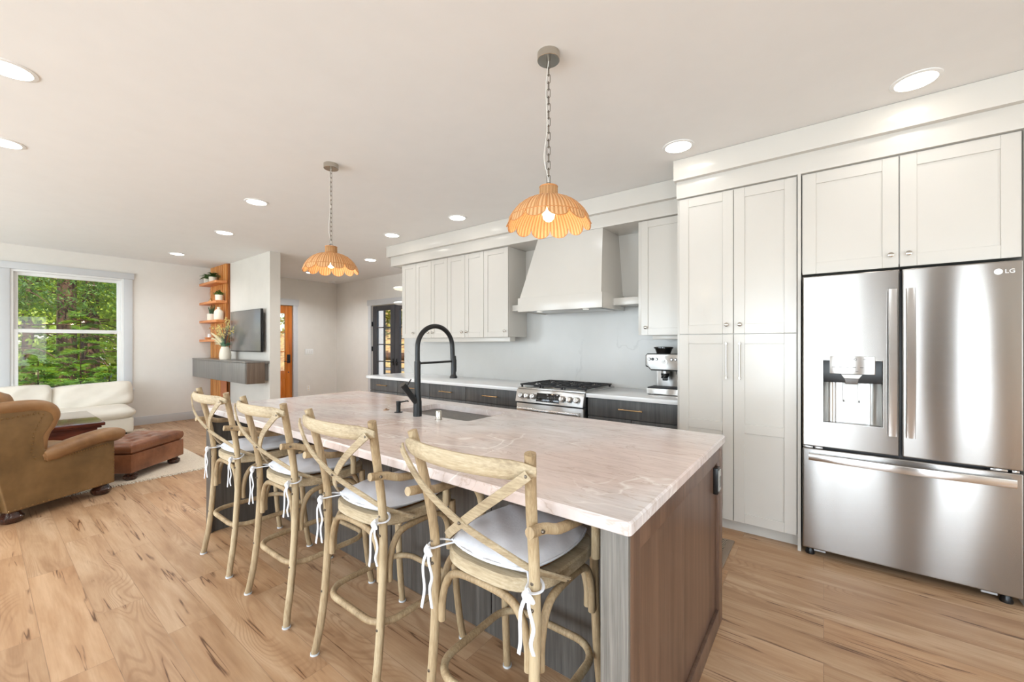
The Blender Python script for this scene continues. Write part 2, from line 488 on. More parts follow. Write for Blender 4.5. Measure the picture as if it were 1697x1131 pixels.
def copy_tree(o, parent=None):
    c = o.copy(); COL.objects.link(c)
    if parent is not None: c.parent = parent
    for ch in list(o.children):
        copy_tree(ch, c)
    return c

def box(bm, x0, x1, y0, y1, z0, z1, bev=0.0, seg=2):
    b2 = bmesh.new()
    r = bmesh.ops.create_cube(b2, size=1.0)
    bmesh.ops.scale(b2, vec=(abs(x1 - x0), abs(y1 - y0), abs(z1 - z0)), verts=b2.verts[:])
    bmesh.ops.translate(b2, vec=((x0 + x1) / 2, (y0 + y1) / 2, (z0 + z1) / 2), verts=b2.verts[:])
    if bev > 0:
        bev = min(bev, 0.45 * min(abs(x1 - x0), abs(y1 - y0), abs(z1 - z0)))
        bmesh.ops.bevel(b2, geom=b2.edges[:], offset=bev, segments=seg, profile=0.6, affect='EDGES')
    merge(bm, b2)
    return bm
def merge(bm, b2, mtx=None):
    if mtx is not None:
        bmesh.ops.transform(b2, matrix=mtx, verts=b2.verts[:])
    vm = {}
    for v in b2.verts: vm[v] = bm.verts.new(v.co)
    for f in b2.faces:
        try: bm.faces.new([vm[v] for v in f.verts])
        except ValueError: pass
    b2.free()
def B(*a, **k):
    bm = bmesh.new(); box(bm, *a, **k); return bm

def catmull(pts, n=6, closed=False):
    P = [Vector(p) for p in pts]; out = []; N = len(P)
    segs = N if closed else N - 1
    for i in range(segs):
        if closed: p0, p1, p2, p3 = P[(i - 1) % N], P[i], P[(i + 1) % N], P[(i + 2) % N]
        else:
            p0 = P[i - 1] if i > 0 else P[0] * 2 - P[1]
            p1, p2 = P[i], P[i + 1]
            p3 = P[i + 2] if i + 2 < N else P[-1] * 2 - P[-2]
        for k in range(n):
            t = k / n
            out.append(0.5 * ((2 * p1) + (-p0 + p2) * t + (2 * p0 - 5 * p1 + 4 * p2 - p3) * t * t + (-p0 + 3 * p1 - 3 * p2 + p3) * t ** 3))
    if not closed: out.append(P[-1])
    return out
def sweep(bm, pts, w, h=None, seg=10, closed=False, smooth=0, up=None, box_sec=False, taper=None, cap_round=False):
    """tube / strap along pts. w,h = half sizes; up = preferred direction of h axis"""
    if smooth: pts = catmull(pts, smooth, closed)
    P = [Vector(p) for p in pts]; N = len(P)
    if h is None: h = w
    rings = []
    T = []
    for i in range(N):
        if closed: t = P[(i + 1) % N] - P[(i - 1) % N]
        elif i == 0: t = P[1] - P[0]
        elif i == N - 1: t = P[-1] - P[-2]
        else: t = P[i + 1] - P[i - 1]
        T.append(t.normalized())
    ref = Vector(up) if up is not None else (Vector((0, 0, 1)) if abs(T[0].z) < 0.9 else Vector((1, 0, 0)))
    nprev = None
    for i in range(N):
        t = T[i]
        if up is not None: n = (Vector(up) - t * t.dot(Vector(up)))
        elif nprev is None: n = ref - t * t.dot(ref)
        else: n = nprev - t * t.dot(nprev)
        if n.length < 1e-6: n = t.orthogonal()
        n.normalize(); nprev = n
        b = t.cross(n)
        k = taper[min(len(taper) - 1, int(i / max(1, N - 1) * (len(taper) - 1) + 0.5))] if taper else 1.0
        ring = []
        if box_sec:
            c = 0.3
            sec = [(1, 1 - c), (1 - c * h / w if w > h else 1 - c, 1), (-(1 - c * h / w if w > h else 1 - c), 1), (-1, 1 - c), (-1, -(1 - c)), (-(1 - c * h / w if w > h else 1 - c), -1), ((1 - c * h / w if w > h else 1 - c), -1), (1, -(1 - c))]
            for (a, q) in sec:
                ring.append(bm.verts.new(P[i] + b * (a * w * k) + n * (q * h * k)))
        else:
            for s in range(seg):
                an = 2 * pi * s / seg
                ring.append(bm.verts.new(P[i] + b * (cos(an) * w * k) + n * (sin(an) * h * k)))
        rings.append(ring)
    S = len(rings[0])
    rng = range(N) if closed else range(N - 1)
    if closed:
        # align the seam: pick best rotation
        best = min(range(S), key=lambda r: sum((rings[0][(s + r) % S].co - rings[-1][s].co).length for s in range(S)))
    for i in rng:
        A = rings[i]; Bq = rings[(i + 1) % N]
        off = best if (closed and i == N - 1) else 0
        for s in range(S):
            bm.faces.new((A[s], A[(s + 1) % S], Bq[(s + 1 + off) % S], Bq[(s + off) % S]))
    if not closed:
        bm.faces.new(rings[0][::-1]); bm.faces.new(rings[-1])
    return bm
def lathe(bm, prof, cx=0, cy=0, cz=0, seg=24, axis='Z', mtx=None):
    """prof = [(r,z)...]; closes to the axis when r==0"""
    b2 = bmesh.new(); rings = []
    for r, z in prof:
        if r < 1e-6: rings.append([b2.verts.new((0, 0, z))])
        else: rings.append([b2.verts.new((r * cos(2 * pi * s / seg), r * sin(2 * pi * s / seg), z)) for s in range(seg)])
    for A, C in zip(rings, rings[1:]):
        for s in range(seg):
            s2 = (s + 1) % seg
            if len(A) == 1 and len(C) == 1: continue
            if len(A) == 1: b2.faces.new((A[0], C[s], C[s2]))
            elif len(C) == 1: b2.faces.new((A[s], A[s2], C[0]))
            else: b2.faces.new((A[s], A[s2], C[s2], C[s]))
    if len(rings[0]) > 1: b2.faces.new(rings[0][::-1])
    if len(rings[-1]) > 1: b2.faces.new(rings[-1])
    m = mtx if mtx is not None else Matrix.Identity(4)
    if axis == 'Y': m = Matrix.Rotation(pi / 2, 4, 'X') @ m      # z -> -y
    if axis == 'X': m = Matrix.Rotation(pi / 2, 4, 'Y') @ m      # z -> +x
    merge(bm, b2, Matrix.Translation((cx, cy, cz)) @ m)
    return bm
def prism(bm, poly, a, b, plane='XZ', bev=0.0):
    """poly in plane extruded from a to b on the remaining axis"""
    b2 = bmesh.new()
    def mk(p, q):
        return {'XZ': (p[0], q, p[1]), 'YZ': (q, p[0], p[1]), 'XY': (p[0], p[1], q)}[plane]
    A = [b2.verts.new(mk(p, a)) for p in poly]; C = [b2.verts.new(mk(p, b)) for p in poly]
    n = len(poly)
    b2.faces.new(A); b2.faces.new(C[::-1])
    for i in range(n): b2.faces.new((A[i], C[i], C[(i + 1) % n], A[(i + 1) % n]))
    bmesh.ops.recalc_face_normals(b2, faces=b2.faces[:])
    if bev: bmesh.ops.bevel(b2, geom=b2.edges[:], offset=bev, segments=3, profile=0.6, affect='EDGES')
    merge(bm, b2); return bm
def rrect(x0, x1, y0, y1, r, n=6):
    out = []
    for (cx, cy, a0) in ((x1 - r, y1 - r, 0), (x0 + r, y1 - r, pi / 2), (x0 + r, y0 + r, pi), (x1 - r, y0 + r, 1.5 * pi)):
        for k in range(n + 1):
            a = a0 + pi / 2 * k / n
            out.append((cx + r * cos(a), cy + r * sin(a)))
    return out
def pillow(bm, hx, hy, hz, ex=0.35, n=22, puff=0.0, seed=0, mtx=None, flat=1.0):
    """cushion: superellipsoid, local centre at 0"""
    b2 = bmesh.new()
    r = bmesh.ops.create_cube(b2, size=2.0)
    bmesh.ops.subdivide_edges(b2, edges=b2.edges[:], cuts=n, use_grid_fill=True)
    rd = random.Random(seed)
    ph = [rd.uniform(0, 6.28) for _ in range(9)]
    for v in b2.verts:
        x, y, z = v.co
        p = 6.0
        L = (abs(x) ** p + abs(y) ** p) ** (1 / p)
        d = max(abs(x), abs(y), abs(z))
        # round the edges
        e = 1 - max(0, (L if L < 1 else 1)) ** 6
        nx, ny = x, y
        k = sqrt(max(0.0, 1 - ex * .5 * (abs(x) ** 5) * (abs(y) ** 5)))
        zz = z * (0.45 + 0.55 * (max(0, 1 - abs(x) ** 7) * max(0, 1 - abs(y) ** 7)) ** 0.5)
        if abs(z) < 0.999:
            s = 1 + 0.04 * (1 - z * z)
            nx *= s; ny *= s
        wv = puff * (sin(3.1 * x + ph[0] + 2 * y) * sin(2.7 * y + ph[1]) + 0.5 * sin(7 * x + ph[2] + 3 * y) * sin(5 * y + ph[3]))
        v.co = Vector((nx * hx * k, ny * hy * k, zz * hz + (wv if abs(z) > 0.3 else 0)))
    merge(bm, b2, mtx)
    return bm
def shaker(bm, x0, x1, z0, z1, yf, fr=0.068, mids=(), t=0.02, rec=0.008, bev=0.0015):
    """door facing -Y with its front at yf"""
    box(bm, x0, x0 + fr, yf, yf + t, z0, z1, bev, 1)
    box(bm, x1 - fr, x1, yf, yf + t, z0, z1, bev, 1)
    zs = [z0] + [m for m in mids] + [z1]
    box(bm, x0 + fr, x1 - fr, yf, yf + t, z0, z0 + fr, bev, 1)
    box(bm, x0 + fr, x1 - fr, yf, yf + t, z1 - fr, z1, bev, 1)
    for m in mids: box(bm, x0 + fr, x1 - fr, yf, yf + t, m - fr / 2, m + fr / 2, bev, 1)
    box(bm, x0 + fr * 0.8, x1 - fr * 0.8, yf + rec, yf + t - 0.001, z0 + fr * 0.8, z1 - fr * 0.8)
    return bm
def knob(bm, x, yf, z, r=0.0145):
    lathe(bm, [(0.006, 0), (0.006, 0.012), (r * 0.8, 0.014), (r, 0.019), (r * 0.95, 0.025), (r * 0.5, 0.028), (0, 0.0285)], x, yf, z, 16, 'Y')
    return bm
def barpull_h(bm, xc, yf, z, L):
    sweep(bm, [(xc - L / 2, yf - 0.03, z), (xc + L / 2, yf - 0.03, z)], 0.0055, seg=10)
    for s in (-1, 1):
        sweep(bm, [(xc + s * L * 0.38, yf, z), (xc + s * L * 0.38, yf - 0.03, z)], 0.0055, seg=8)
        lathe(bm, [(0.008, 0), (0.008, 0.01)], xc + s * L * 0.5 - 0.005, yf - 0.03, z, 10, 'X')
    return bm
def barpull_v(bm, x, yf, z0, z1):
    sweep(bm, [(x, yf - 0.032, z0), (x, yf - 0.032, z1)], 0.006, seg=10)
    for z in (z0 + 0.012, z1 - 0.012):
        sweep(bm, [(x, yf, z), (x, yf - 0.036, z)], 0.008, seg=8)
    return bm
def text_mesh(txt, size, depth=0.001):
    cu = bpy.data.curves.new('lettering', 'FONT'); cu.body = txt; cu.size = size; cu.extrude = depth
    cu.align_x = 'CENTER'; cu.align_y = 'CENTER'
    o = bpy.data.objects.new('lettering', cu); COL.objects.link(o)
    dg = bpy.context.evaluated_depsgraph_get()
    me = bpy.data.meshes.new_from_object(o.evaluated_get(dg))
    bm = bmesh.new(); bm.from_mesh(me)
    bpy.data.objects.remove(o); bpy.data.curves.remove(cu); bpy.data.meshes.remove(me)
    return bm
def text_on_front(bm, txt, size, x, yf, z, depth=0.0008):
    b2 = text_mesh(txt, size, depth)
    merge(bm, b2, Matrix.Translation((x, yf, z)) @ Matrix.Rotation(pi / 2, 4, 'X'))
    return bm

H = 2.76
# ================================================================== STRUCTURE
def wall_cells(axis, c0, c1, a0, a1, z0, z1, holes):
    """axis 'X': wall plane x in [c0,c1], runs along y a0..a1. holes=(a,b,z0,z1)"""
    bm = bmesh.new()
    As = sorted({a0, a1} | {h[0] for h in holes} | {h[1] for h in holes})
    for a, b in zip(As, As[1:]):
        hs = sorted([h for h in holes if h[0] <= a + 1e-6 and h[1] >= b - 1e-6], key=lambda h: h[2])
        z = z0
        spans = []
        for h in hs:
            if h[2] > z + 1e-6: spans.append((z, h[2]))
            z = h[3]
        if z < z1 - 1e-6: spans.append((z, z1))
        for s0, s1 in spans:
            if axis == 'X': box(bm, c0, c1, a, b, s0, s1)
            else: box(bm, a, b, c0, c1, s0, s1)
    return bm
struct('floor', B(-9.23, 3.3, -3.75, 5.28, -0.12, 0.0), MAT['floor'], 'light oak plank floor with dark cracks and knots')
struct('ceiling', B(-9.3, 3.45, -3.85, 5.35, H, H + 0.15), MAT['ceiling'], 'smooth off-white ceiling')
WIN = (0.29, 1.465, 0.6, 2.417)
struct('wall_left', wall_cells('X', -9.23, -9.08, -3.75, 5.28, 0, H, [WIN, (3.2, 4.135, 0, 2.18)]), MAT['wall'], 'off-white wall with the forest window and the orange door')
struct('wall_hall', wall_cells('Y', 5.13, 5.28, -9.08, -2.5, 0, H, [(-7.68, -5.95, 0, 2.17)]), MAT['wall'], 'off-white hall wall around the dark french doors')
struct('wall_hall_end', B(-2.5, -2.38, 4.2, 5.28, 0, H), MAT['wall'])
struct('wall_kitchen', B(-5.2, 3.3, 4.07, 4.2, 0, H), MAT['cab'], 'kitchen wall behind the cream cabinets')
struct('wall_partition', B(-9.08, -6.645, 2.69, 2.84, 0, H), MAT['plaster'], 'grey plaster partition wall carrying the television')
struct('wall_rear', wall_cells('Y', -3.75, -3.6, -9.08, 3.3, 0, H, [(a, b, 0.25, 2.45) for a, b in REAR_WIN]), MAT['wall'])
struct('wall_right', wall_cells('X', 3.3, 3.45, -3.75, 4.2, 0, H, [(-1.15, 1.55, 0.55, 2.35)]), MAT['wall'])
struct('wall_reflection_block', B(0.78, 1.72, -3.6, -3.2, 0, H), MAT['taupe'])  # unseen block added for the dark band it reflects in the refrigerator
# baseboards
bb = bmesh.new(); box(bb, -9.08, -9.06, -3.6, 2.69, 0, 0.14, 0.004); struct('baseboard_left', bb, MAT['trimgrey'], 'pale grey baseboard below the window')
bb = bmesh.new(); box(bb, -9.08, -9.06, 2.84, 3.1, 0, 0.14, 0.004); box(bb, -9.08, -9.06, 4.235, 5.13, 0, 0.14, 0.004); struct('baseboard_entry', bb, MAT['trimgrey'])
bb = bmesh.new(); box(bb, -9.06, -7.8, 5.11, 5.13, 0, 0.14, 0.004); struct('baseboard_hall', bb, MAT['trimgrey'])
bb = bmesh.new(); box(bb, -9.06, -6.645, 2.67, 2.69, 0, 0.14, 0.004); box(bb, -6.645, -6.625, 2.67, 2.86, 0, 0.14, 0.004); struct('baseboard_partition', bb, MAT['trimgrey'])

# crown and soffit over the kitchen
bm = bmesh.new()
box(bm, -0.915, 3.3, 3.235, 4.07, 2.603, H - 0.002, 0.003)
struct('trim_1', bm, MAT['cab'], 'cream crown board above the tall cabinets')
bm = bmesh.new(); box(bm, -0.903, 3.3, 3.275, 4.07, 2.474, 2.603, 0.002)
struct('trim_2', bm, MAT['cab'], 'cream frieze board above the tall cabinets')
bm = bmesh.new(); box(bm, -5.01, -0.915, 3.585, 4.07, 2.603, H - 0.002, 0.003)
struct('trim_3', bm, MAT['cab'], 'cream crown board above the upper cabinets')
bm = bmesh.new(); box(bm, -4.975, -0.903, 3.635, 4.07, 2.474, 2.603, 0.002)
struct('trim_4', bm, MAT['cab'], 'cream frieze board above the upper cabinets')

# window_1
bm = bmesh.new()
xw = -9.08
fy0, fy1, fz0, fz1 = 0.29, 1.465, 0.63, 2.417
def ring_x(bm, x0, x1, y0, y1, z0, z1, w, bev=0.003):
    box(bm, x0, x1, y0, y0 + w, z0, z1, bev); box(bm, x0, x1, y1 - w, y1, z0, z1, bev)
    box(bm, x0, x1, y0 + w, y1 - w, z0, z0 + w, bev); box(bm, x0, x1, y0 + w, y1 - w, z1 - w, z1, bev)
ring_x(bm, -9.20, -9.07, fy0, fy1, fz0, fz1, 0.03)
w1 = struct('window_1', bm, MAT['white'], 'white double-hung window looking onto the forest')
bm = bmesh.new(); ring_x(bm, -9.17, -9.12, fy0 + 0.03, fy1 - 0.03, 1.53, fz1 - 0.03, 0.045)
part('upper_sash', w1, bm, MAT['white'])
bm = bmesh.new(); ring_x(bm, -9.135, -9.085, fy0 + 0.03, fy1 - 0.03, fz0 + 0.03, 1.565, 0.045)
part('lower_sash', w1, bm, MAT['white'])
bm = bmesh.new(); box(bm, -9.148, -9.143, fy0 + 0.07, fy1 - 0.07, 1.57, fz1 - 0.07); part('upper_pane', w1, bm, MAT['glass'])
bm = bmesh.new(); box(bm, -9.113, -9.108, fy0 + 0.07, fy1 - 0.07, fz0 + 0.07, 1.53); part('lower_pane', w1, bm, MAT['glass'])
bm = bmesh.new()
box(bm, -9.08, -9.055, 1.465, 1.566, 0.585, 2.415, 0.003); box(bm, -9.08, -9.055, 0.189, 0.29, 0.585, 2.415, 0.003)
box(bm, -9.08, -9.05, 0.165, 1.585, 2.417, 2.514, 0.003)
part('casing', w1, bm, MAT['trimgrey'])
bm = bmesh.new(); box(bm, -9.1, -9.03, 0.165, 1.59, 0.6, 0.63, 0.004); part('sill', w1, bm, MAT['white'])
bm = bmesh.new(); box(bm, -9.08, -9.06, 0.189, 1.566, 0.5, 0.6, 0.003); part('apron', w1, bm, MAT['trimgrey'])

# door_1: orange front door
bm = bmesh.new()
X0, X1 = -9.14, -9.095
gy0, gy1, gz0, gz1 = 3.37, 3.985, 0.79, 2.0
dy0, dy1 = 3.21, 4.125
box(bm, X0, X1, dy0, gy0, 0.01, 2.17, 0.003); box(bm, X0, X1, gy1, dy1, 0.01, 2.17, 0.003)
box(bm, X0, X1, gy0, gy1, gz1, 2.17, 0.003); box(bm, X0, X1, gy0, gy1, 0.62, gz0, 0.003); box(bm, X0, X1, gy0, gy1, 0.01, 0.2, 0.003)
box(bm, X0 + 0.01, X1 - 0.012, gy0, gy1, 0.2, 0.62)
box(bm, X0 + 0.005, X1 - 0.003, gy0 + 0.06, gy1 - 0.06, 0.26, 0.56, 0.008)
d1 = struct('door_1', bm, MAT['orangedoor'], 'varnished orange wood front door with small panes')
bm = bmesh.new()
for k in range(1, 3):
    y = gy0 + (gy1 - gy0) * k / 3; box(bm, X0 + 0.004, X1 - 0.004, y - 0.009, y + 0.009, gz0, gz1, 0.002)
for z in (1.195, 1.605): box(bm, X0 + 0.004, X1 - 0.004, gy0, gy1, z - 0.009, z + 0.009, 0.002)
part('glazing_bars', d1, bm, MAT['orangedoor'])
bm = bmesh.new(); box(bm, -9.12, -9.115, gy0, gy1, gz0, gz1); part('pane', d1, bm, MAT['glass'])
bm = bmesh.new(); box(bm, X1, X1 + 0.012, 4.02, 4.085, 0.95, 1.13, 0.003)
lp = part('lock_plate', d1, bm, MAT['black'], 'black lock plate')
bm = bmesh.new(); sweep(bm, [(X1 + 0.01, 4.05, 0.99), (X1 + 0.05, 4.05, 0.99), (X1 + 0.055, 3.94, 0.985)], 0.008, seg=8); part('door_handle', d1, bm, MAT['black'], 'black lever handle')
bm = bmesh.new(); lathe(bm, [(0.013, 0), (0.013, 0.006), (0, 0.007)], X1, 4.051, 0.752, 12, 'X'); part('viewer', d1, bm, MAT['black'])
bm = bmesh.new()
box(bm, -9.08, -9.055, 4.135, 4.23, 0, 2.18, 0.003); box(bm, -9.08, -9.055, 3.1, 3.2, 0, 2.18, 0.003)
box(bm, -9.08, -9.05, 3.08, 4.25, 2.18, 2.312, 0.003)
struct('trim_5', bm, MAT['trimgrey'], 'pale grey casing around the orange front door')

# door_2, door_3: french doors
def french(name, x0, x1, label, handle_side):
    bm = bmesh.new(); Y0, Y1 = 5.15, 5.195
    st = 0.145
    gx0, gx1 = x0 + st, x1 - st
    gz0_, gz1_ = 0.28, 2.055
    box(bm, x0, gx0, Y0, Y1, 0.01, 2.158, 0.003); box(bm, gx1, x1, Y0, Y1, 0.01, 2.158, 0.003)
    box(bm, gx0, gx1, Y0, Y1, gz1_, 2.158, 0.003); box(bm, gx0, gx1, Y0, Y1, 0.01, gz0_, 0.003)
    d = struct(name, bm, MAT['charcoal'], label)
    bm = bmesh.new()
    xm = (gx0 + gx1) / 2; box(bm, xm - 0.011, xm + 0.011, Y0 + 0.004, Y1 - 0.004, gz0_, gz1_)
    for k in range(1, 5):
        z = gz1_ - 0.355 * k; box(bm, gx0, gx1, Y0 + 0.004, Y1 - 0.004, z - 0.011, z + 0.011)
    part('glazing_bars', d, bm, MAT['charcoal'])
    bm = bmesh.new(); box(bm, gx0, gx1, 5.17, 5.175, gz0_, gz1_); part('pane', d, bm, MAT['glass'])
    bm = bmesh.new()
    hx = x1 - 0.05 if handle_side > 0 else x0 + 0.05
    box(bm, hx - 0.02, hx + 0.02, Y0 - 0.008, Y0, 0.92, 1.06, 0.003)
    sweep(bm, [(hx, Y0, 0.99), (hx, Y0 - 0.05, 0.99), (hx - handle_side * 0.11, Y0 - 0.055, 0.985)], 0.008, seg=8)
    part('door_handle', d, bm, MAT['black'])
    return d
fd = french('door_2', -7.665, -6.915, 'left leaf of the charcoal french doors', 1)
french('door_3', -6.905, -6.02, 'right leaf of the charcoal french doors, half hidden by the cabinets', -1)
for z in (1.78, 1.25, 0.35):
    bm = B(-7.69, -7.665, 5.125, 5.15, z - 0.05, z + 0.05, bev=0.003); part('hinge', fd, bm, MAT['blackplastic'])
bm = bmesh.new()
box(bm, -7.78, -7.68, 5.105, 5.13, 0, 2.17, 0.003); box(bm, -5.95, -5.85, 5.105, 5.13, 0, 2.17, 0.003); box(bm, -7.81, -5.83, 5.1, 5.13, 2.17, 2.29, 0.003)
struct('trim_6', bm, MAT['trimgrey'], 'pale grey casing around the french doors')

# unseen rear and right windows, open to the daylight lamps outside
n = 2
for a, b in REAR_WIN:
    bm = bmesh.new()
    for (x0, x1, z0, z1) in ((a, a + 0.06, 0.25, 2.45), (b - 0.06, b, 0.25, 2.45), (a, b, 0.25, 0.31), (a, b, 2.39, 2.45), ((a + b) / 2 - 0.03, (a + b) / 2 + 0.03, 0.31, 2.39)):
        box(bm, x0, x1, -3.72, -3.64, z0, z1, 0.003)
    w = struct('window_%d' % n, bm, MAT['white'])
    part('pane', w, B(a + 0.05, b - 0.05, -3.69, -3.685, 0.3, 2.4), MAT['glass'])
    n += 1
bm = bmesh.new(); ring_x(bm, 3.34, 3.42, -1.15, 1.55, 0.55, 2.35, 0.06)
w = struct('window_%d' % n, bm, MAT['white']); part('pane', w, B(3.38, 3.385, -1.1, 1.5, 0.6, 2.3), MAT['glass'])

# ================================================================== KITCHEN WALL RUN
solo('backsplash', 'veined white quartz backsplash slab behind the range and counter', 'backsplash',
     B(-5.2, -0.905, 4.052, 4.07, 0.905, 2.474), MAT['splash'], (-3, 4.06, 0.905))
# counters
def counter(x0, x1, label):
    solo('countertop', label, 'countertop', B(x0, x1, 3.40, 4.052, 0.868, 0.905, bev=0.003), MAT['quartz'], ((x0 + x1) / 2, 3.72, 0.868), group='white countertops along the kitchen wall')
counter(-5.225, -2.512, 'long white quartz countertop left of the range')
counter(-1.738, -0.905, 'short white quartz countertop under the coffee machine')
# base cabinets
def base_cab(x0, x1, label, two=False, endpanel=False):
    t = thing('base_cabinet', label, 'cabinet', ((x0 + x1) / 2, 3.74, 0), 0, 'charcoal base cabinets along the kitchen wall')
    bm = bmesh.new(); box(bm, x0 + 0.001, x1 - 0.001, 3.45, 4.05, 0.1, 0.866); box(bm, x0 + 0.001, x1 - 0.001, 3.52, 4.05, 0, 0.1)
    part('body', t, bm, MAT['greyoak'])
    dr = part('drawer', t, B(x0 + 0.003, x1 - 0.003, 3.428, 3.45, 0.703, 0.862, bev=0.0015), MAT['greyoak'])
    bm = bmesh.new(); barpull_h(bm, (x0 + x1) / 2, 3.428, 0.785, 0.2); part('handle', dr, bm, MAT['brass'], 'brass bar handle')
    if two:
        xm = (x0 + x1) / 2
        for a, b, hx in ((x0, xm, xm - 0.05), (xm, x1, xm + 0.05)):
            d = part('door', t, B(a + 0.003, b - 0.003, 3.428, 3.45, 0.11, 0.697, bev=0.0015), MAT['greyoak'])
            bm = bmesh.new(); barpull_v(bm, hx, 3.428, 0.42, 0.6); part('handle', d, bm, MAT['brass'])
    else:
        for z0, z1 in ((0.41, 0.697), (0.11, 0.404)):
            d = part('drawer', t, B(x0 + 0.003, x1 - 0.003, 3.428, 3.45, z0, z1, bev=0.0015), MAT['greyoak'])
            bm = bmesh.new(); barpull_h(bm, (x0 + x1) / 2, 3.428, z1 - 0.08, 0.2); part('handle', d, bm, MAT['brass'])
base_cab(-5.17, -4.549, 'leftmost charcoal base cabinet, at the open end of the counter')
base_cab(-4.549, -3.907, 'charcoal base cabinet second from the open counter end, behind the tap')
base_cab(-3.907, -3.285, 'charcoal base cabinet third from the open counter end')
base_cab(-3.285, -2.515, 'wide charcoal base cabinet directly left of the range', two=True)
base_cab(-1.735, -0.905, 'charcoal base cabinet between the range and the tall pantry', two=True)

# upper cabinets
UZ0, UZ1, UY = 1.437, 2.468, 3.68
def upper(x0, x1, doors, label, hinge):
    t = thing('upper_cabinet', label, 'cabinet', ((x0 + x1) / 2, 3.86, UZ0), 0, 'cream upper cabinets')
    part('body', t, B(x0, x1, UY + 0.02, 4.05, UZ0 + 0.002, UZ1 + 0.004, bev=0.001), MAT['cab'])
    for i, (a, b) in enumerate(doors):
        bm = bmesh.new(); shaker(bm, a + 0.002, b - 0.002, UZ0, UZ1, UY, 0.062)
        d = part('door', t, bm, MAT['cab'])
        bm = bmesh.new(); kx = (b - 0.042) if hinge[i] == 'L' else (a + 0.042)
        knob(bm, kx, UY, 1.506); part('knob', d, bm, MAT['steel_knob'], 'satin nickel knob')
xs = [-4.775, -4.475, -4.165, -3.853, -3.545, -3.232, -2.862]
upper(xs[0], xs[1], [(xs[0], xs[1])], 'narrow single-door cream cabinet at the open left end of the uppers', 'L')
upper(xs[1], xs[3], [(xs[1], xs[2]), (xs[2], xs[3])], 'two-door cream upper cabinet partly behind the tap arch', 'LR')
upper(xs[3], xs[5], [(xs[3], xs[4]), (xs[4], xs[5])], 'two-door cream upper cabinet just right of the tap arch', 'LR')
upper(xs[5], xs[6], [(xs[5], xs[6])], 'single-door cream upper cabinet next to the left open shelf', 'L')
t = thing('upper_cabinet', 'single-door cream upper cabinet between hood shelf and tall pantry', 'cabinet', (-1.13, 3.86, UZ0), 0, 'cream upper cabinets')
part('body', t, B(-1.35, -0.905, UY + 0.004, 4.05, UZ0 + 0.002, UZ1 + 0.004, bev=0.001), MAT['cab'])
bm = bmesh.new(); shaker(bm, -1.318, -0.908, UZ0, UZ1, UY - 0.016, 0.062); d = part('door', t, bm, MAT['cab'])
bm = bmesh.new(); knob(bm, -1.275, UY - 0.016, 1.506); part('knob', d, bm, MAT['steel_knob'], 'satin nickel knob')
solo('light_rail', 'cream light rail under the left run of upper cabinets', 'trim strip', B(-4.55, -2.88, 3.74, 3.84, 1.385, 1.437, bev=0.002), MAT['cab'], (-3.7, 3.79, 1.385))
solo('light_rail', 'short light rail under the cabinet above the coffee machine', 'trim strip', B(-1.24, -0.91, 3.74, 3.84, 1.4, 1.437, bev=0.002), MAT['cab'], (-1.08, 3.79, 1.4))

# niche: back panel + shelves beside the hood
solo('cream_backboard', 'cream backboard of the open niche behind the range hood', 'backboard', B(-2.862, -1.35, 4.03, 4.051, 1.80, 2.474), MAT['cab'], (-2.1, 4.04, 1.8))
solo('niche_shelf', 'small cream shelf left of the range hood', 'shelf', B(-2.861, -2.56, 3.76, 4.03, 1.735, 1.803, bev=0.002), MAT['cab'], (-2.71, 3.9, 1.735))
solo('niche_shelf', 'small cream shelf right of the range hood', 'shelf', B(-1.653, -1.351, 3.76, 4.03, 1.735, 1.803, bev=0.002), MAT['cab'], (-1.5, 3.9, 1.735))
# hood
t = thing('range_hood', 'cream tapered range hood above the gas range', 'range hood', (-2.107, 3.8, 1.697), 0)
def frustum(bm, b, tp, z0, z1):
    v = [bm.verts.new((x, y, z0)) for x, y in ((b[0], b[2]), (b[1], b[2]), (b[1], b[3]), (b[0], b[3]))]
    w = [bm.verts.new((x, y, z1)) for x, y in ((tp[0], tp[2]), (tp[1], tp[2]), (tp[1], tp[3]), (tp[0], tp[3]))]
    bm.faces.new(v[::-1]); bm.faces.new(w)
    for i in range(4): bm.faces.new((v[i], v[(i + 1) % 4], w[(i + 1) % 4], w[i]))
bm = bmesh.new(); frustum(bm, (-2.575, -1.64, 3.515, 4.03), (-2.43, -1.685, 3.645, 4.03), 1.842, 2.473)
part('canopy', t, bm, MAT['cab'])
bm = bmesh.new()
box(bm, -2.59, -1.625, 3.5, 3.52, 1.697, 1.842, 0.002); box(bm, -2.59, -2.57, 3.52, 4.03, 1.697, 1.842, 0.002); box(bm, -1.645, -1.625, 3.52, 4.03, 1.697, 1.842, 0.002)
box(bm, -2.57, -1.645, 3.52, 4.03, 1.8, 1.842)
part('skirt', t, bm, MAT['cab'])
bm = bmesh.new(); box(bm, -2.5, -1.72, 3.54, 3.98, 1.70, 1.79, 0.003)
ins = part('vent_insert', t, bm, MAT['steel'], 'stainless vent insert with lamps')
for x in (-2.38, -1.84):
    bm = bmesh.new(); lathe(bm, [(0, -0.008), (0.028, -0.008), (0.03, 0)], x, 3.6, 1.7, 16); part('lamp', ins, bm, MAT['hoodlamp'])

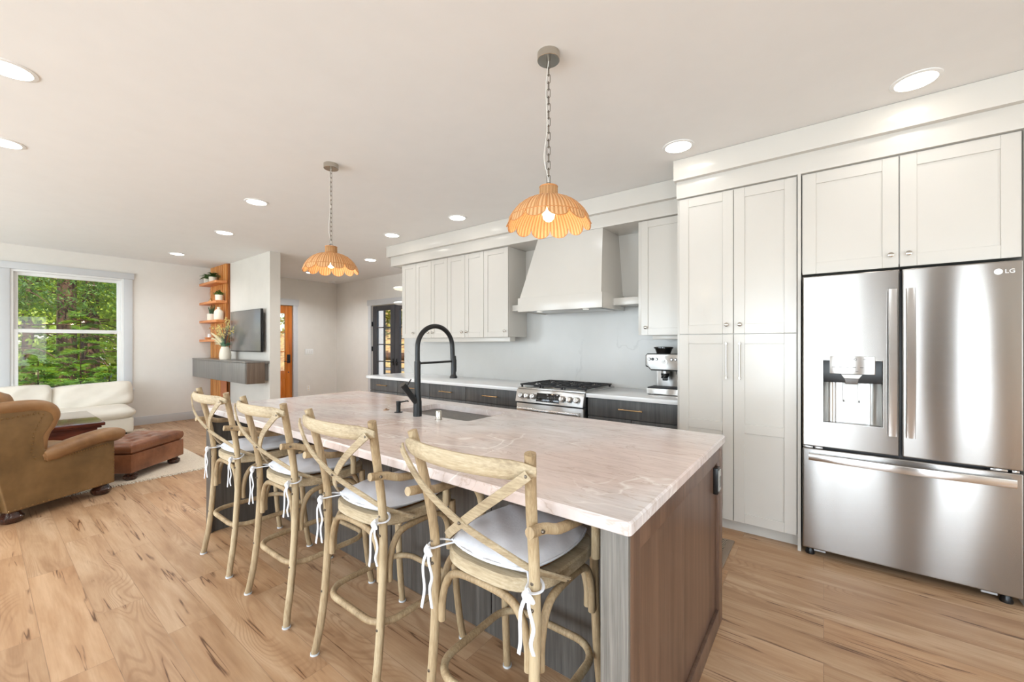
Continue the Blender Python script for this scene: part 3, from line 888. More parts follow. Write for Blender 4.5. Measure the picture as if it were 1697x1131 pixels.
# tall pantry
FY = 3.29
t = thing('pantry_cabinet', 'tall cream four-door pantry cabinet left of the refrigerator', 'cabinet', (-0.51, 3.66, 0))
bm = bmesh.new(); box(bm, -0.905, -0.139, 3.312, 4.05, 0.086, 2.474, 0.001); box(bm, -0.905, -0.137, 3.36, 4.05, 0, 0.086)
part('body', t, bm, MAT['cab'])
for (a, b, side) in ((-0.886, -0.516, 1), (-0.512, -0.142, -1)):
    bm = bmesh.new(); shaker(bm, a, b, 1.433, 2.466, FY, 0.068); d = part('door', t, bm, MAT['cab'])
    bm = bmesh.new(); knob(bm, (b - 0.04) if side > 0 else (a + 0.04), FY, 1.497); part('knob', d, bm, MAT['steel_knob'], 'satin nickel knob')
    bm = bmesh.new(); shaker(bm, a, b, 0.09, 1.428, FY, 0.068, mids=(0.76,)); d = part('door', t, bm, MAT['cab'])
    bm = bmesh.new(); barpull_v(bm, (b - 0.04) if side > 0 else (a + 0.04), FY, 1.105, 1.372); part('handle', d, bm, MAT['steel_knob'], 'satin nickel bar handle')
solo('end_panel', 'narrow cream panel between pantry and refrigerator, reaching the floor', 'panel', B(-0.136, -0.118, 3.275, 4.05, 0, 2.474, bev=0.001), MAT['cab'], (-0.127, 3.66, 0))
solo('end_panel', 'cream panel on the far right side of the refrigerator', 'panel', B(0.825, 0.85, 3.275, 4.05, 0, 2.474, bev=0.001), MAT['cab'], (0.837, 3.66, 0))
t = thing('upper_cabinet', 'deep cream two-door cabinet above the refrigerator', 'cabinet', (0.354, 3.66, 1.82), 0)
part('body', t, B(-0.115, 0.822, 3.312, 4.05, 1.83, 2.474, bev=0.001), MAT['cab'])
for (a, b, side) in ((-0.111, 0.351, 1), (0.356, 0.818, -1)):
    bm = bmesh.new(); shaker(bm, a, b, 1.812, 2.466, FY, 0.072); d = part('door', t, bm, MAT['cab'])
    bm = bmesh.new(); knob(bm, (b - 0.036) if side > 0 else (a + 0.036), FY, 1.885); part('knob', d, bm, MAT['steel_knob'], 'satin nickel knob')

# refrigerator
t = thing('refrigerator', 'stainless french-door refrigerator with ice dispenser and bottom freezer', 'refrigerator', (0.352, 3.65, 0))
RF = 3.235
part('body', t, B(-0.108, 0.812, 3.30, 4.0, 0.045, 1.785, bev=0.004), plain('dark_grey_casing', (70, 70, 72), 0.4))
def fdoor(name, x0, x1, z0, z1, hole=None):
    bm = bmesh.new()
    if hole is None:
        box(bm, x0, x1, RF, 3.30, z0, z1, 0.008, 3)
    else:
        hx0, hx1, hz0, hz1 = hole
        # one plate with an opening: front ring, sides and reveal
        O = [(x0, z0), (x1, z0), (x1, z1), (x0, z1)]; I = [(hx0, hz0), (hx1, hz0), (hx1, hz1), (hx0, hz1)]
        c = 0.006
        Oi = [(x0 + c, z0 + c), (x1 - c, z0 + c), (x1 - c, z1 - c), (x0 + c, z1 - c)]
        def R(pts, y): return [bm.verts.new((p[0], y, p[1])) for p in pts]
        r0 = R(Oi, RF); r1 = R(O, RF + c); r2 = R(O, 3.30); r3 = R(I, RF); r4 = R(I, 3.296)
        for a, b in ((r3, r0), (r0, r1), (r1, r2), (r3, r4)):
            for i in range(4):
                j = (i + 1) % 4; bm.faces.new((a[i], a[j], b[j], b[i]))
        bm.faces.new(r2); bm.faces.new(r4)
    return part(name, t, bm, MAT['fridge'])
DH = (-0.003, 0.277, 0.867, 1.257)
dl = fdoor('door', -0.108, 0.349, 0.707, 1.79, DH)
drr = fdoor('door', 0.36, 0.812, 0.707, 1.79)
fz = fdoor('freezer_drawer', -0.108, 0.812, 0.052, 0.692)
def vhandle(x0, x1, parent):
    bm = bmesh.new()
    n = 16; xm = (x0 + x1) / 2
    pts = [(xm, RF - 0.028 - 0.024 * sin(pi * k / n), 0.825 + (1.675 - 0.825) * k / n) for k in range(n + 1)]
    sweep(bm, pts, (x1 - x0) / 2, 0.008, up=(0, 1, 0), box_sec=True)
    for z in (0.85, 1.65): box(bm, x0 + 0.005, x1 - 0.005, RF - 0.03, RF + 0.001, z - 0.018, z + 0.018, 0.004)
    part('handle', parent, bm, MAT['handle'], 'curved vertical steel handle')
vhandle(0.298, 0.336, dl); vhandle(0.373, 0.411, drr)
bm = bmesh.new(); n = 24
pts = [(-0.075 + 0.855 * k / n, RF - 0.03 - 0.028 * sin(pi * k / n), 0.645) for k in range(n + 1)]
sweep(bm, pts, 0.008, 0.021, up=(0, 0, 1), box_sec=True)
for x in (-0.055, 0.76): box(bm, x - 0.02, x + 0.02, RF - 0.032, RF + 0.001, 0.627, 0.663, 0.004)
part('handle', fz, bm, MAT['handle'], 'long curved horizontal steel handle')
# dispenser
bm = bmesh.new()
hx0, hx1, hz0, hz1 = DH
rimw = 0.004
for b_ in ((hx0 - rimw, hx0, hz0 - rimw, hz1 + rimw), (hx1, hx1 + rimw, hz0 - rimw, hz1 + rimw), (hx0, hx1, hz0 - rimw, hz0), (hx0, hx1, hz1, hz1 + rimw)):
    box(bm, b_[0], b_[1], RF - 0.002, RF + 0.004, b_[2], b_[3])
disp = part('dispenser', dl, bm, MAT['steel'], 'recessed ice and water dispenser')
# recess built from curved back
bm = bmesh.new()
seg = 16
A = []; Cc = []
for k in range(seg + 1):
    u = k / seg; x = hx0 + 0.001 + (hx1 - hx0 - 0.002) * u
    e = abs(2 * u - 1); y = RF + 0.058 - 0.05 * max(0, (e - 0.62) / 0.38) ** 2.0
    A.append(bm.verts.new((x, y, hz0 + 0.001))); Cc.append(bm.verts.new((x, y, 1.12)))
for k in range(seg): bm.faces.new((A[k], A[k + 1], Cc[k + 1], Cc[k]))
part('dispenser_back', dl, bm, MAT['steel'])
part('dispenser_hood', dl, B(hx0 + 0.001, hx1 - 0.001, RF + 0.006, RF + 0.059, 1.12, hz1 - 0.001, bev=0.003), MAT['blackplastic'], 'glossy black dispenser hood')
bm = bmesh.new(); box(bm, 0.03, 0.243, RF - 0.012, RF + 0.008, 1.175, 1.283, 0.003); cp = part('control_panel', dl, bm, MAT['steel'], 'silver touch control panel')
bm = bmesh.new(); text_on_front(bm, 'ThinQ', 0.018, 0.137, RF - 0.0125, 1.265)
for i, x in enumerate((0.05, 0.083, 0.114, 0.148, 0.182)): box(bm, x - 0.008, x + 0.008, RF - 0.0128, RF - 0.0118, 1.214, 1.218)
for i, x in enumerate((0.114, 0.134, 0.16)): box(bm, x - 0.006, x + 0.006, RF - 0.0128, RF - 0.0118, 1.19, 1.193)
box(bm, 0.19, 0.225, RF - 0.0128, RF - 0.0118, 1.2645, 1.2675)
part('printing', dl, bm, plain('grey_print', (110, 108, 106), 0.5))
bm = bmesh.new(); prism(bm, [(0.085, 1.172), (0.185, 1.172), (0.17, 1.148), (0.1, 1.148)], RF - 0.006, RF + 0.02, 'XZ', 0.003); part('spout_cover', dl, bm, MAT['white'])
bm = bmesh.new(); prism(bm, [(0.1, 1.148), (0.17, 1.148), (0.163, 1.113), (0.107, 1.113)], RF + 0.0, RF + 0.04, 'XZ', 0.003); part('spout', dl, bm, plain('smoked_grey', (96, 88, 82), 0.3))
bm = bmesh.new()
for q in ((0.094, 0.104, 1.0, 1.12), (0.166, 0.176, 1.0, 1.12), (0.094, 0.176, 1.0, 1.014)): box(bm, q[0], q[1], RF + 0.02, RF + 0.028, q[2], q[3], 0.002)
box(bm, 0.104, 0.166, RF + 0.026, RF + 0.03, 1.014, 1.115)
part('lever', dl, bm, MAT['white'], 'white dispenser lever')
bm = bmesh.new(); text_on_front(bm, 'LG', 0.03, 0.765, RF - 0.001, 1.735)
b2 = bmesh.new(); lathe(b2, [(0, 0), (0.0155, 0), (0.0155, 0.0015), (0, 0.0015)], 0, 0, 0, 24, 'Y'); merge(bm, b2, Matrix.Translation((0.725, RF, 1.736)))
part('logo', drr, bm, mk_emit('logo_white', (250, 250, 250), 0.0), 'small white round emblem and letters')
for x in (-0.07, 0.765):
    bm = bmesh.new(); lathe(bm, [(0, 0), (0.024, 0), (0.026, 0.01), (0.02, 0.03), (0.014, 0.045), (0, 0.045)], x, 3.29, 0, 16); part('foot', t, bm, MAT['blackplastic'])
for x in (-0.02, 0.70): part('hinge_cover', t, B(x - 0.03, x + 0.03, 3.265, 3.3, 0.03, 0.047, bev=0.003), plain('grey_plastic_cover', (190, 190, 190), 0.5))
bm = bmesh.new()
for (a, b) in ((-0.105, -0.055), (-0.045, -0.005), (0.70, 0.76), (0.775, 0.8)): box(bm, a, b, 3.245, 3.3, 0.694, 0.7045, 0.002)
part('hinge', t, bm, MAT['steel'])

# range
t = thing('gas_range', 'stainless slide-in gas range with black grates and six knobs', 'range', (-2.125, 3.7, 0))
part('body', t, B(-2.5, -1.75, 3.42, 4.03, 0.02, 0.9, bev=0.003), plain('range_casing', (48, 48, 50), 0.4))
bm = bmesh.new(); box(bm, -2.508, -1.742, 3.40, 4.045, 0.9, 0.915, 0.004)
part('cooktop', t, bm, MAT['steel'])
bm = bmesh.new(); prism(bm, [(3.345, 0.775), (3.42, 0.775), (3.42, 0.898), (3.375, 0.898)], -2.508, -1.742, 'YZ', 0.003)
cpn = part('control_panel', t, bm, MAT['steel'])
tilt = Matrix.Rotation(radians(-13.7), 4, 'X')
def on_panel(x, z):       # point on the sloped front
    k = (z - 0.775) / 0.123
    return Vector((x, 3.345 + 0.03 * k, z))
for x in (-2.438, -2.366, -2.292, -1.96, -1.883, -1.805):
    b2 = bmesh.new(); lathe(b2, [(0.012, 0), (0.012, 0.01), (0.026, 0.012), (0.028, 0.018), (0.026, 0.032), (0.022, 0.036), (0, 0.036)], 0, 0, 0, 24, 'Y')
    box(b2, -0.006, 0.006, -0.046, -0.03, -0.022, 0.022, 0.003)
    bm = bmesh.new(); merge(bm, b2, Matrix.Translation(on_panel(x, 0.835)) @ tilt); part('knob', cpn, bm, MAT['handle'], 'round steel burner knob')
b2 = bmesh.new(); box(b2, -0.13, 0.13, -0.004, 0.003, -0.042, 0.042, 0.002)
bm = bmesh.new(); merge(bm, b2, Matrix.Translation(on_panel(-2.125, 0.833)) @ tilt); part('display', cpn, bm, MAT['blackgloss'], 'black glass display')
bm = bmesh.new(); rr = random.Random(3)
for k in range(10):
    p = on_panel(-2.23 + k * 0.022, 0.803); box(bm, p.x - 0.004, p.x + 0.004, p.y - 0.0052, p.y - 0.0042, p.z, p.z + 0.004)
for i in range(3):
    for j in range(4):
        p = on_panel(-2.085 + i * 0.018, 0.815 + j * 0.014); box(bm, p.x - 0.003, p.x + 0.003, p.y - 0.0056, p.y - 0.0042, p.z, p.z + 0.004)
b2 = text_mesh('12', 0.022, 0.0005); p = on_panel(-2.12, 0.835); merge(bm, b2, Matrix.Translation((p.x, p.y - 0.005, p.z)) @ tilt @ Matrix.Rotation(pi / 2, 4, 'X'))
part('display_marks', cpn, bm, plain('display_grey', (170, 172, 176), 0.5))
bm = bmesh.new(); box(bm, -2.505, -1.745, 3.365, 3.42, 0.2, 0.76, 0.006); od = part('oven_door', t, bm, MAT['steel'])
part('oven_window', od, B(-2.4, -1.85, 3.361, 3.366, 0.33, 0.62, bev=0.001), MAT['blackgloss'])
bm = bmesh.new(); n = 20
pts = [(-2.47 + 0.69 * k / n, 3.33 - 0.022 * sin(pi * k / n), 0.705) for k in range(n + 1)]
sweep(bm, pts, 0.011, 0.018, up=(0, 0, 1), box_sec=True)
for x in (-2.455, -1.795): box(bm, x - 0.015, x + 0.015, 3.325, 3.366, 0.69, 0.72, 0.003)
part('handle', od, bm, MAT['handle'])
part('lower_drawer', t, B(-2.505, -1.745, 3.37, 3.42, 0.05, 0.19, bev=0.005), MAT['steel'])
# grates and burners
for gi, gx in enumerate((-2.378, -2.125, -1.872)):
    bm = bmesh.new(); wv = 0.122
    z0, z1 = 0.934, 0.948
    for x in (gx - wv, gx + wv): box(bm, x - 0.007, x + 0.007, 3.43, 3.99, z0, z1, 0.003)
    for y in (3.43, 3.99, 3.71): box(bm, gx - wv, gx + wv, y - 0.007, y + 0.007, z0, z1, 0.003)
    for yc in (3.57, 3.85):
        for a in (0.25 * pi, 0.75 * pi, 1.25 * pi, 1.75 * pi, 0, pi):
            p0 = Vector((gx + 0.03 * cos(a), yc + 0.03 * sin(a), z1 - 0.004)); p1 = Vector((gx + min(wv, 0.14) * cos(a), yc + 0.14 * sin(a), z1 - 0.006))
            if abs(p1.x - gx) > wv: p1.x = gx + wv * (1 if p1.x > gx else -1)
            sweep(bm, [p0, p1], 0.005, 0.008, box_sec=True, up=(0, 0, 1))
    for y in (3.44, 3.98):
        for x in (gx - wv + 0.012, gx + wv - 0.012): box(bm, x - 0.008, x + 0.008, y - 0.008, y + 0.008, 0.914, z0 + 0.002, 0.002)
    part('grate', t, bm, MAT['iron'], 'black cast-iron grate')
    for yc in (3.57, 3.85):
        bm = bmesh.new(); lathe(bm, [(0, 0), (0.045, 0), (0.045, 0.006), (0.032, 0.008), (0.032, 0.016), (0, 0.018)], gx, yc, 0.914, 20)
        part('burner', t, bm, MAT['iron'])

# coffee machine
t = thing('coffee_machine', 'stainless espresso machine with black bean hopper on the short counter', 'coffee machine', (-1.12, 3.82, 0.905))
cx = -1.115; yb = 3.96
part('base', t, B(-1.268, -0.962, 3.66, yb, 0.912, 0.962, bev=0.006), MAT['steel'])
part('drip_tray', t, B(-1.262, -0.968, 3.665, 3.85, 0.962, 0.972, bev=0.003), MAT['iron'], 'dark slotted drip tray')
part('back_column', t, B(-1.235, -0.995, 3.84, yb, 0.962, 1.17, bev=0.006), MAT['steel'])
bm = bmesh.new(); prism(bm, [(-1.277, 1.165), (-1.277, 1.25), (-1.265, 1.265), (-0.965, 1.265), (-0.953, 1.25), (-0.953, 1.165), (-0.975, 1.155), (-1.0, 1.13), (-1.23, 1.13), (-1.255, 1.155)], 3.67, yb, 'XZ', 0.004)
hd = part('head', t, bm, MAT['steel'])
bm = bmesh.new(); prism(bm, [(-1.284, 1.155), (-1.284, 1.255), (-1.268, 1.273), (-0.962, 1.273), (-0.946, 1.255), (-0.946, 1.155), (-0.97, 1.147), (-0.995, 1.12), (-1.235, 1.12), (-1.26, 1.147)], 3.682, 3.70, 'XZ', 0.003)
part('bezel', t, bm, MAT['blackplastic'])
bm = bmesh.new()
for x in (-1.245, -1.215, -1.182, -1.05, -1.018): lathe(bm, [(0.0125, 0), (0.0125, 0.006), (0.009, 0.009), (0, 0.009)], x, 3.67, 1.222, 16, 'Y')
part('button', hd, bm, MAT['blackplastic'])
bm = bmesh.new()
for x in (-1.245, -1.182, -1.05, -1.018): lathe(bm, [(0.009, 0.009), (0.0085, 0.0115), (0, 0.0115)], x, 3.67, 1.222, 16, 'Y')
part('button_cap', hd, bm, MAT['steel'])
bm = bmesh.new(); lathe(bm, [(0.026, 0), (0.026, 0.008), (0.022, 0.008), (0.022, 0.005), (0, 0.005)], -1.115, 3.67, 1.2, 24, 'Y'); g = part('pressure_gauge', hd, bm, MAT['handle'])
bm = bmesh.new(); lathe(bm, [(0.021, 0.0052), (0.021, 0.006), (0, 0.006)], -1.115, 3.67, 1.2, 24, 'Y'); part('gauge_face', hd, bm, MAT['white'])
bm = bmesh.new(); b2 = bmesh.new(); box(b2, -0.001, 0.001, -0.0076, -0.0064, -0.004, 0.018); merge(bm, b2, Matrix.Translation((-1.115, 3.67, 1.2)) @ Matrix.Rotation(0.6, 4, 'Y')); part('gauge_needle', hd, bm, MAT['blackplastic'])
bm = bmesh.new(); lathe(bm, [(0.03, 0), (0.034, -0.012), (0.034, -0.035), (0, -0.035)], -1.13, 3.75, 1.13, 20); part('group_head', t, bm, MAT['steel'])
bm = bmesh.new(); lathe(bm, [(0.036, 0), (0.036, -0.02), (0.02, -0.045), (0, -0.045)], -1.13, 3.75, 1.095, 20); sweep(bm, [(-1.13, 3.74, 1.085), (-1.115, 3.64, 1.075), (-1.11, 3.6, 1.07)], 0.011, seg=10); box(bm, -1.15, -1.11, 3.73, 3.77, 1.03, 1.055, 0.004)
part('portafilter', t, bm, MAT['blackplastic'])
bm = bmesh.new(); sweep(bm, [(-1.03, 3.74, 1.14), (-1.025, 3.72, 1.08), (-1.01, 3.71, 1.04), (-1.0, 3.7, 1.02)], 0.005, seg=8, smooth=4); part('steam_wand', t, bm, MAT['handle'])
bm = bmesh.new(); lathe(bm, [(0, 0), (0.06, 0), (0.062, 0.012), (0.075, 0.045), (0.085, 0.055), (0.085, 0.064), (0.06, 0.069), (0, 0.069)], -1.16, 3.8, 1.265, 28); part('bean_hopper', t, bm, MAT['blackgloss'], 'black round bean hopper')
bm = bmesh.new()
for x in (-1.25, -0.98):
    for y in (3.68, 3.94): lathe(bm, [(0, 0), (0.014, 0), (0.014, 0.008), (0, 0.008)], x, y, 0.9055, 12)
part('foot', t, bm, MAT['rubber'])

# kitchen mat at the far corner of the island
t = thing('kitchen_mat', 'dark woven kitchen mat with brown edging behind the island corner', 'mat', (-1.6, 2.95, 0))
part('weave', t, B(-2.72, -0.525, 2.72, 3.13, 0, 0.008, bev=0.002), MAT['mat'])
bm = bmesh.new(); box(bm, -0.525, -0.485, 2.70, 3.15, 0, 0.01, 0.003); box(bm, -2.76, -2.72, 2.70, 3.15, 0, 0.01, 0.003); box(bm, -2.72, -0.525, 3.13, 3.15, 0, 0.01, 0.003); box(bm, -2.72, -0.525, 2.70, 2.72, 0, 0.01, 0.003)
part('binding', t, bm, MAT['matedge'])

# ================================================================== ISLAND
t = thing('kitchen_island', 'dark-stained wood kitchen island with brown shaker end panel', 'kitchen island', (-1.98, 1.63, 0))
part('body', t, B(-3.51, -0.475, 1.46, 2.19, 0.0, 0.868), MAT['islandoak'])
def end_panel(x0, x1, outx, name, label):
    # shaker end panel, face towards +-X
    bm = bmesh.new()
    s = 1 if outx > 0 else -1
    xi, xo = (x0, x1) if s > 0 else (x1, x0)
    rec = xo - s * 0.015
    def bx(xa, xb, *r, **k): box(bm, min(xa, xb), max(xa, xb), *r, **k)
    bx(xi, rec, 1.03, 2.235, 0, 0.868)
    bx(rec, xo, 1.03, 1.10, 0, 0.868, bev=0.0015); bx(rec, xo, 2.155, 2.235, 0, 0.868, bev=0.0015)
    bx(rec, xo, 1.10, 2.155, 0, 0.085, bev=0.0015); bx(rec, xo, 1.10, 2.155, 0.80, 0.868, bev=0.0015)
    return part(name, t, bm, MAT['walnut'], label)
ep = end_panel(-0.455, -0.398, 1, 'end_panel', 'brown shaker end panel')
end_panel(-3.57, -3.53, -1, 'end_panel', None)
part('corner_post', t, B(-0.476, -0.399, 1.016, 1.03, 0, 0.868, bev=0.001), wood('light_grey_stained_oak', (98, 94, 88), (118, 113, 106), (138, 132, 124), 'Z', 0.5, coarse=120, fine=420, stretch=0.02, dist=0.2), 'light grey corner post')
bm = bmesh.new(); box(bm, -0.476, -0.455, 1.03, 1.46, 0, 0.868); part('side_filler', t, bm, MAT['islandoak'])
part('corner_post', t, B(-3.57, -3.49, 1.016, 1.03, 0, 0.868, bev=0.001), MAT['islandoak'])
part('side_filler', t, B(-3.53, -3.509, 1.03, 1.46, 0, 0.868), MAT['islandoak'])
bm = bmesh.new()
for k in range(1, 4):
    x = -3.51 + 3.035 * k / 4; box(bm, x - 0.002, x + 0.002, 1.457, 1.4605, 0.1, 0.86)
part('back_panel_joint', t, bm, MAT['blackplastic'])
for k in range(5):
    a = -3.50 + k * 0.605
    bm = bmesh.new(); box(bm, a + 0.003, a + 0.602, 2.19, 2.212, 0.1, 0.862, 0.002)
    d = part('door', t, bm, MAT['islandoak'])
    bm = bmesh.new(); sweep(bm, [(a + 0.2, 2.242, 0.8), (a + 0.4, 2.242, 0.8)], 0.0055, seg=8)
    for q in (0.22, 0.38): sweep(bm, [(a + q, 2.212, 0.8), (a + q, 2.242, 0.8)], 0.005, seg=8)
    part('handle', d, bm, MAT['brass'])
# outlet on the end panel
bm = B(-0.4135, -0.392, 2.098, 2.152, 0.653, 0.775, bev=0.003)
o = part('outlet', ep, bm, MAT['blackplastic'], 'black framed power outlet')
bm = B(-0.3925, -0.388, 2.106, 2.15, 0.668, 0.765, bev=0.001); part('outlet_plate', ep, bm, plain('outlet_plate_grey', (176, 174, 168), 0.35))
bm = bmesh.new(); box(bm, -0.3885, -0.3865, 2.115, 2.14, 0.685, 0.735)
part('outlet_socket', ep, bm, plain('outlet_socket_grey', (120, 118, 114), 0.4))

# countertop with sink cut-out
SX0, SX1, SY0, SY1 = -2.335, -1.655, 1.745, 2.125
def slab(bm, x0, x1, y0, y1, z0, z1, hole, r=0.02, e=0.006):
    inner = rrect(*hole, r=0.03, n=5)
    # outer ring matched by angular order
    cxx, cyy = (hole[0] + hole[1]) / 2, (hole[2] + hole[3]) / 2
    corners = [(x1, y1), (x0, y1), (x0, y0), (x1, y0)]
    outer = []
    n = len(inner) // 4
    for q in range(4):
        for k in range(n):
            outer.append(corners[q])
    ring = lambda pts, z: [bm.verts.new((p[0], p[1], z)) for p in pts]
    rr_ = 0.012
    orr = rrect(x0, x1, y0, y1, rr_, n - 1)
    ins = rrect(x0 + e, x1 - e, y0 + e, y1 - e, rr_ * 0.6, n - 1)
    iT = ring(inner, z1); iB = ring(inner, z0)
    oT = ring(ins, z1); oM = ring(orr, z1 - e); oL = ring(orr, z0 + e * 0.5); oB = ring(rrect(x0 + e * 0.5, x1 - e * 0.5, y0 + e * 0.5, y1 - e * 0.5, rr_ * 0.8, n - 1), z0)
    N = len(inner)
    for A, C in ((iB, iT), (iT, oT), (oT, oM), (oM, oL), (oL, oB), (oB, iB)):
        for i in range(N):
            j = (i + 1) % N; bm.faces.new((A[i], A[j], C[j], C[i]))
bm = bmesh.new(); slab(bm, -3.605, -0.388, 1.003, 2.265, 0.868, 0.905, (SX0, SX1, SY0, SY1))
solo('island_countertop', 'pale pink veined quartzite slab on the kitchen island', 'countertop', bm, MAT['quartzite'], (-2, 1.63, 0.868), angle=25)
# sink
bm = bmesh.new()
inn = rrect(SX0 - 0.004, SX1 + 0.004, SY0 - 0.004, SY1 + 0.004, 0.03, 5); low = rrect(SX0 + 0.012, SX1 - 0.012, SY0 + 0.012, SY1 - 0.012, 0.05, 5); outp = rrect(SX0 - 0.02, SX1 + 0.02, SY0 - 0.02, SY1 + 0.02, 0.03, 5); outl = rrect(SX0 - 0.01, SX1 + 0.01, SY0 - 0.01, SY1 + 0.01, 0.05, 5)
R_ = lambda pts, z: [bm.verts.new((p[0], p[1], z)) for p in pts]
r1, r2, r3, r4 = R_(outp, 0.867), R_(inn, 0.867), R_(low, 0.66), R_(outl, 0.655)
for A, C in ((r4, r1), (r1, r2), (r2, r3)):
    for i in range(len(A)):
        j = (i + 1) % len(A); bm.faces.new((A[i], A[j], C[j], C[i]))
bm.faces.new(r3); bm.faces.new(r4[::-1])
snk = solo('sink', 'dark steel undermount sink set into the island top', 'sink', bm, MAT['sink'], (-2, 1.93, 0.655))
bm = bmesh.new(); lathe(bm, [(0, 0), (0.045, 0), (0.045, 0.004), (0.035, 0.002), (0, 0.002)], -1.99, 1.93, 0.66, 20); part('drain', snk, bm, MAT['handle'])
# faucet
FX, FYY = -2.03, 1.683
t = thing('faucet', 'tall matte black spring-neck kitchen faucet beside the sink', 'faucet', (FX, FYY, 0.905))
bm = bmesh.new(); lathe(bm, [(0, 0), (0.027, 0), (0.027, 0.01), (0.026, 0.09), (0.0215, 0.13), (0.0195, 0.16), (0.0195, 0.345), (0, 0.345)], FX, FYY, 0.905, 24)
part('column', t, bm, MAT['black'])
arc = [(FX, FYY, 1.24)]
for k in range(13):
    a = pi - pi * k / 12
    arc.append((FX, 1.8345 + 0.1515 * cos(a), 1.335 + 0.14 * sin(a)))
arc += [(FX, 1.99, 1.25)]
bm = bmesh.new(); sweep(bm, catmull(arc, 3), 0.0155, seg=14); part('hose', t, bm, MAT['black'])
bm = bmesh.new(); lathe(bm, [(0, 0.155), (0.017, 0.155), (0.019, 0.13), (0.0175, 0.1), (0.0175, 0.03), (0.02, 0.02), (0.026, 0.012), (0.026, 0), (0, 0)], FX, 1.997, 1.122, 20)
box(bm, FX - 0.006, FX + 0.006, 2.011, 2.022, 1.165, 1.25, 0.003)
part('spray_head', t, bm, MAT['black'])
bm = bmesh.new(); sweep(bm, [(FX, FYY + 0.01, 1.236), (FX, 1.985, 1.239)], 0.0075, seg=10); part('holder_arm', t, bm, MAT['black'])
bm = bmesh.new(); sweep(bm, [(FX, FYY - 0.005, 0.985), (FX, FYY - 0.095, 1.09)], 0.018, seg=16)
hb = part('handle_base', t, bm, MAT['black'])
bm = bmesh.new(); sweep(bm, [(FX, FYY - 0.092, 1.087), (FX, FYY - 0.115, 1.113)], 0.0195, seg=16); sweep(bm, [(FX, FYY - 0.085, 1.095), (FX, FYY - 0.05, 1.14)], 0.0035, seg=8); part('lever', t, bm, MAT['black'])
# soap dispenser, air gap, hole cover
t = thing('soap_dispenser', 'small matte black soap dispenser left of the faucet', 'soap dispenser', (-2.237, 1.695, 0.905))
bm = bmesh.new(); lathe(bm, [(0, 0), (0.027, 0), (0.027, 0.004), (0.0135, 0.006), (0.0135, 0.045), (0.015, 0.05), (0.015, 0.075), (0, 0.078)], -2.237, 1.695, 0.905, 18); part('pump', t, bm, MAT['black'])
bm = bmesh.new(); sweep(bm, [(-2.237, 1.7, 0.971), (-2.237, 1.77, 0.974), (-2.237, 1.776, 0.968)], 0.0045, seg=8); part('nozzle', t, bm, MAT['black'])
bm = bmesh.new(); lathe(bm, [(0, 0), (0.0225, 0), (0.0225, 0.003), (0.019, 0.004), (0.019, 0.05), (0.0175, 0.053), (0, 0.053)], -1.835, 1.682, 0.905, 22)
solo('air_gap', 'short brushed nickel cylinder at the front edge of the sink', 'sink fitting', bm, MAT['steel_knob'], (-1.835, 1.682, 0.905))
bm = bmesh.new(); lathe(bm, [(0, 0), (0.02, 0), (0.02, 0.004), (0.006, 0.006), (0.006, 0.012), (0, 0.012)], -2.385, 1.706, 0.905, 18)
solo('air_switch', 'small flat brown metal button left of the soap dispenser', 'sink fitting', bm, plain('bronze_button', (150, 118, 92), 0.35, 0.8), (-2.385, 1.706, 0.905))

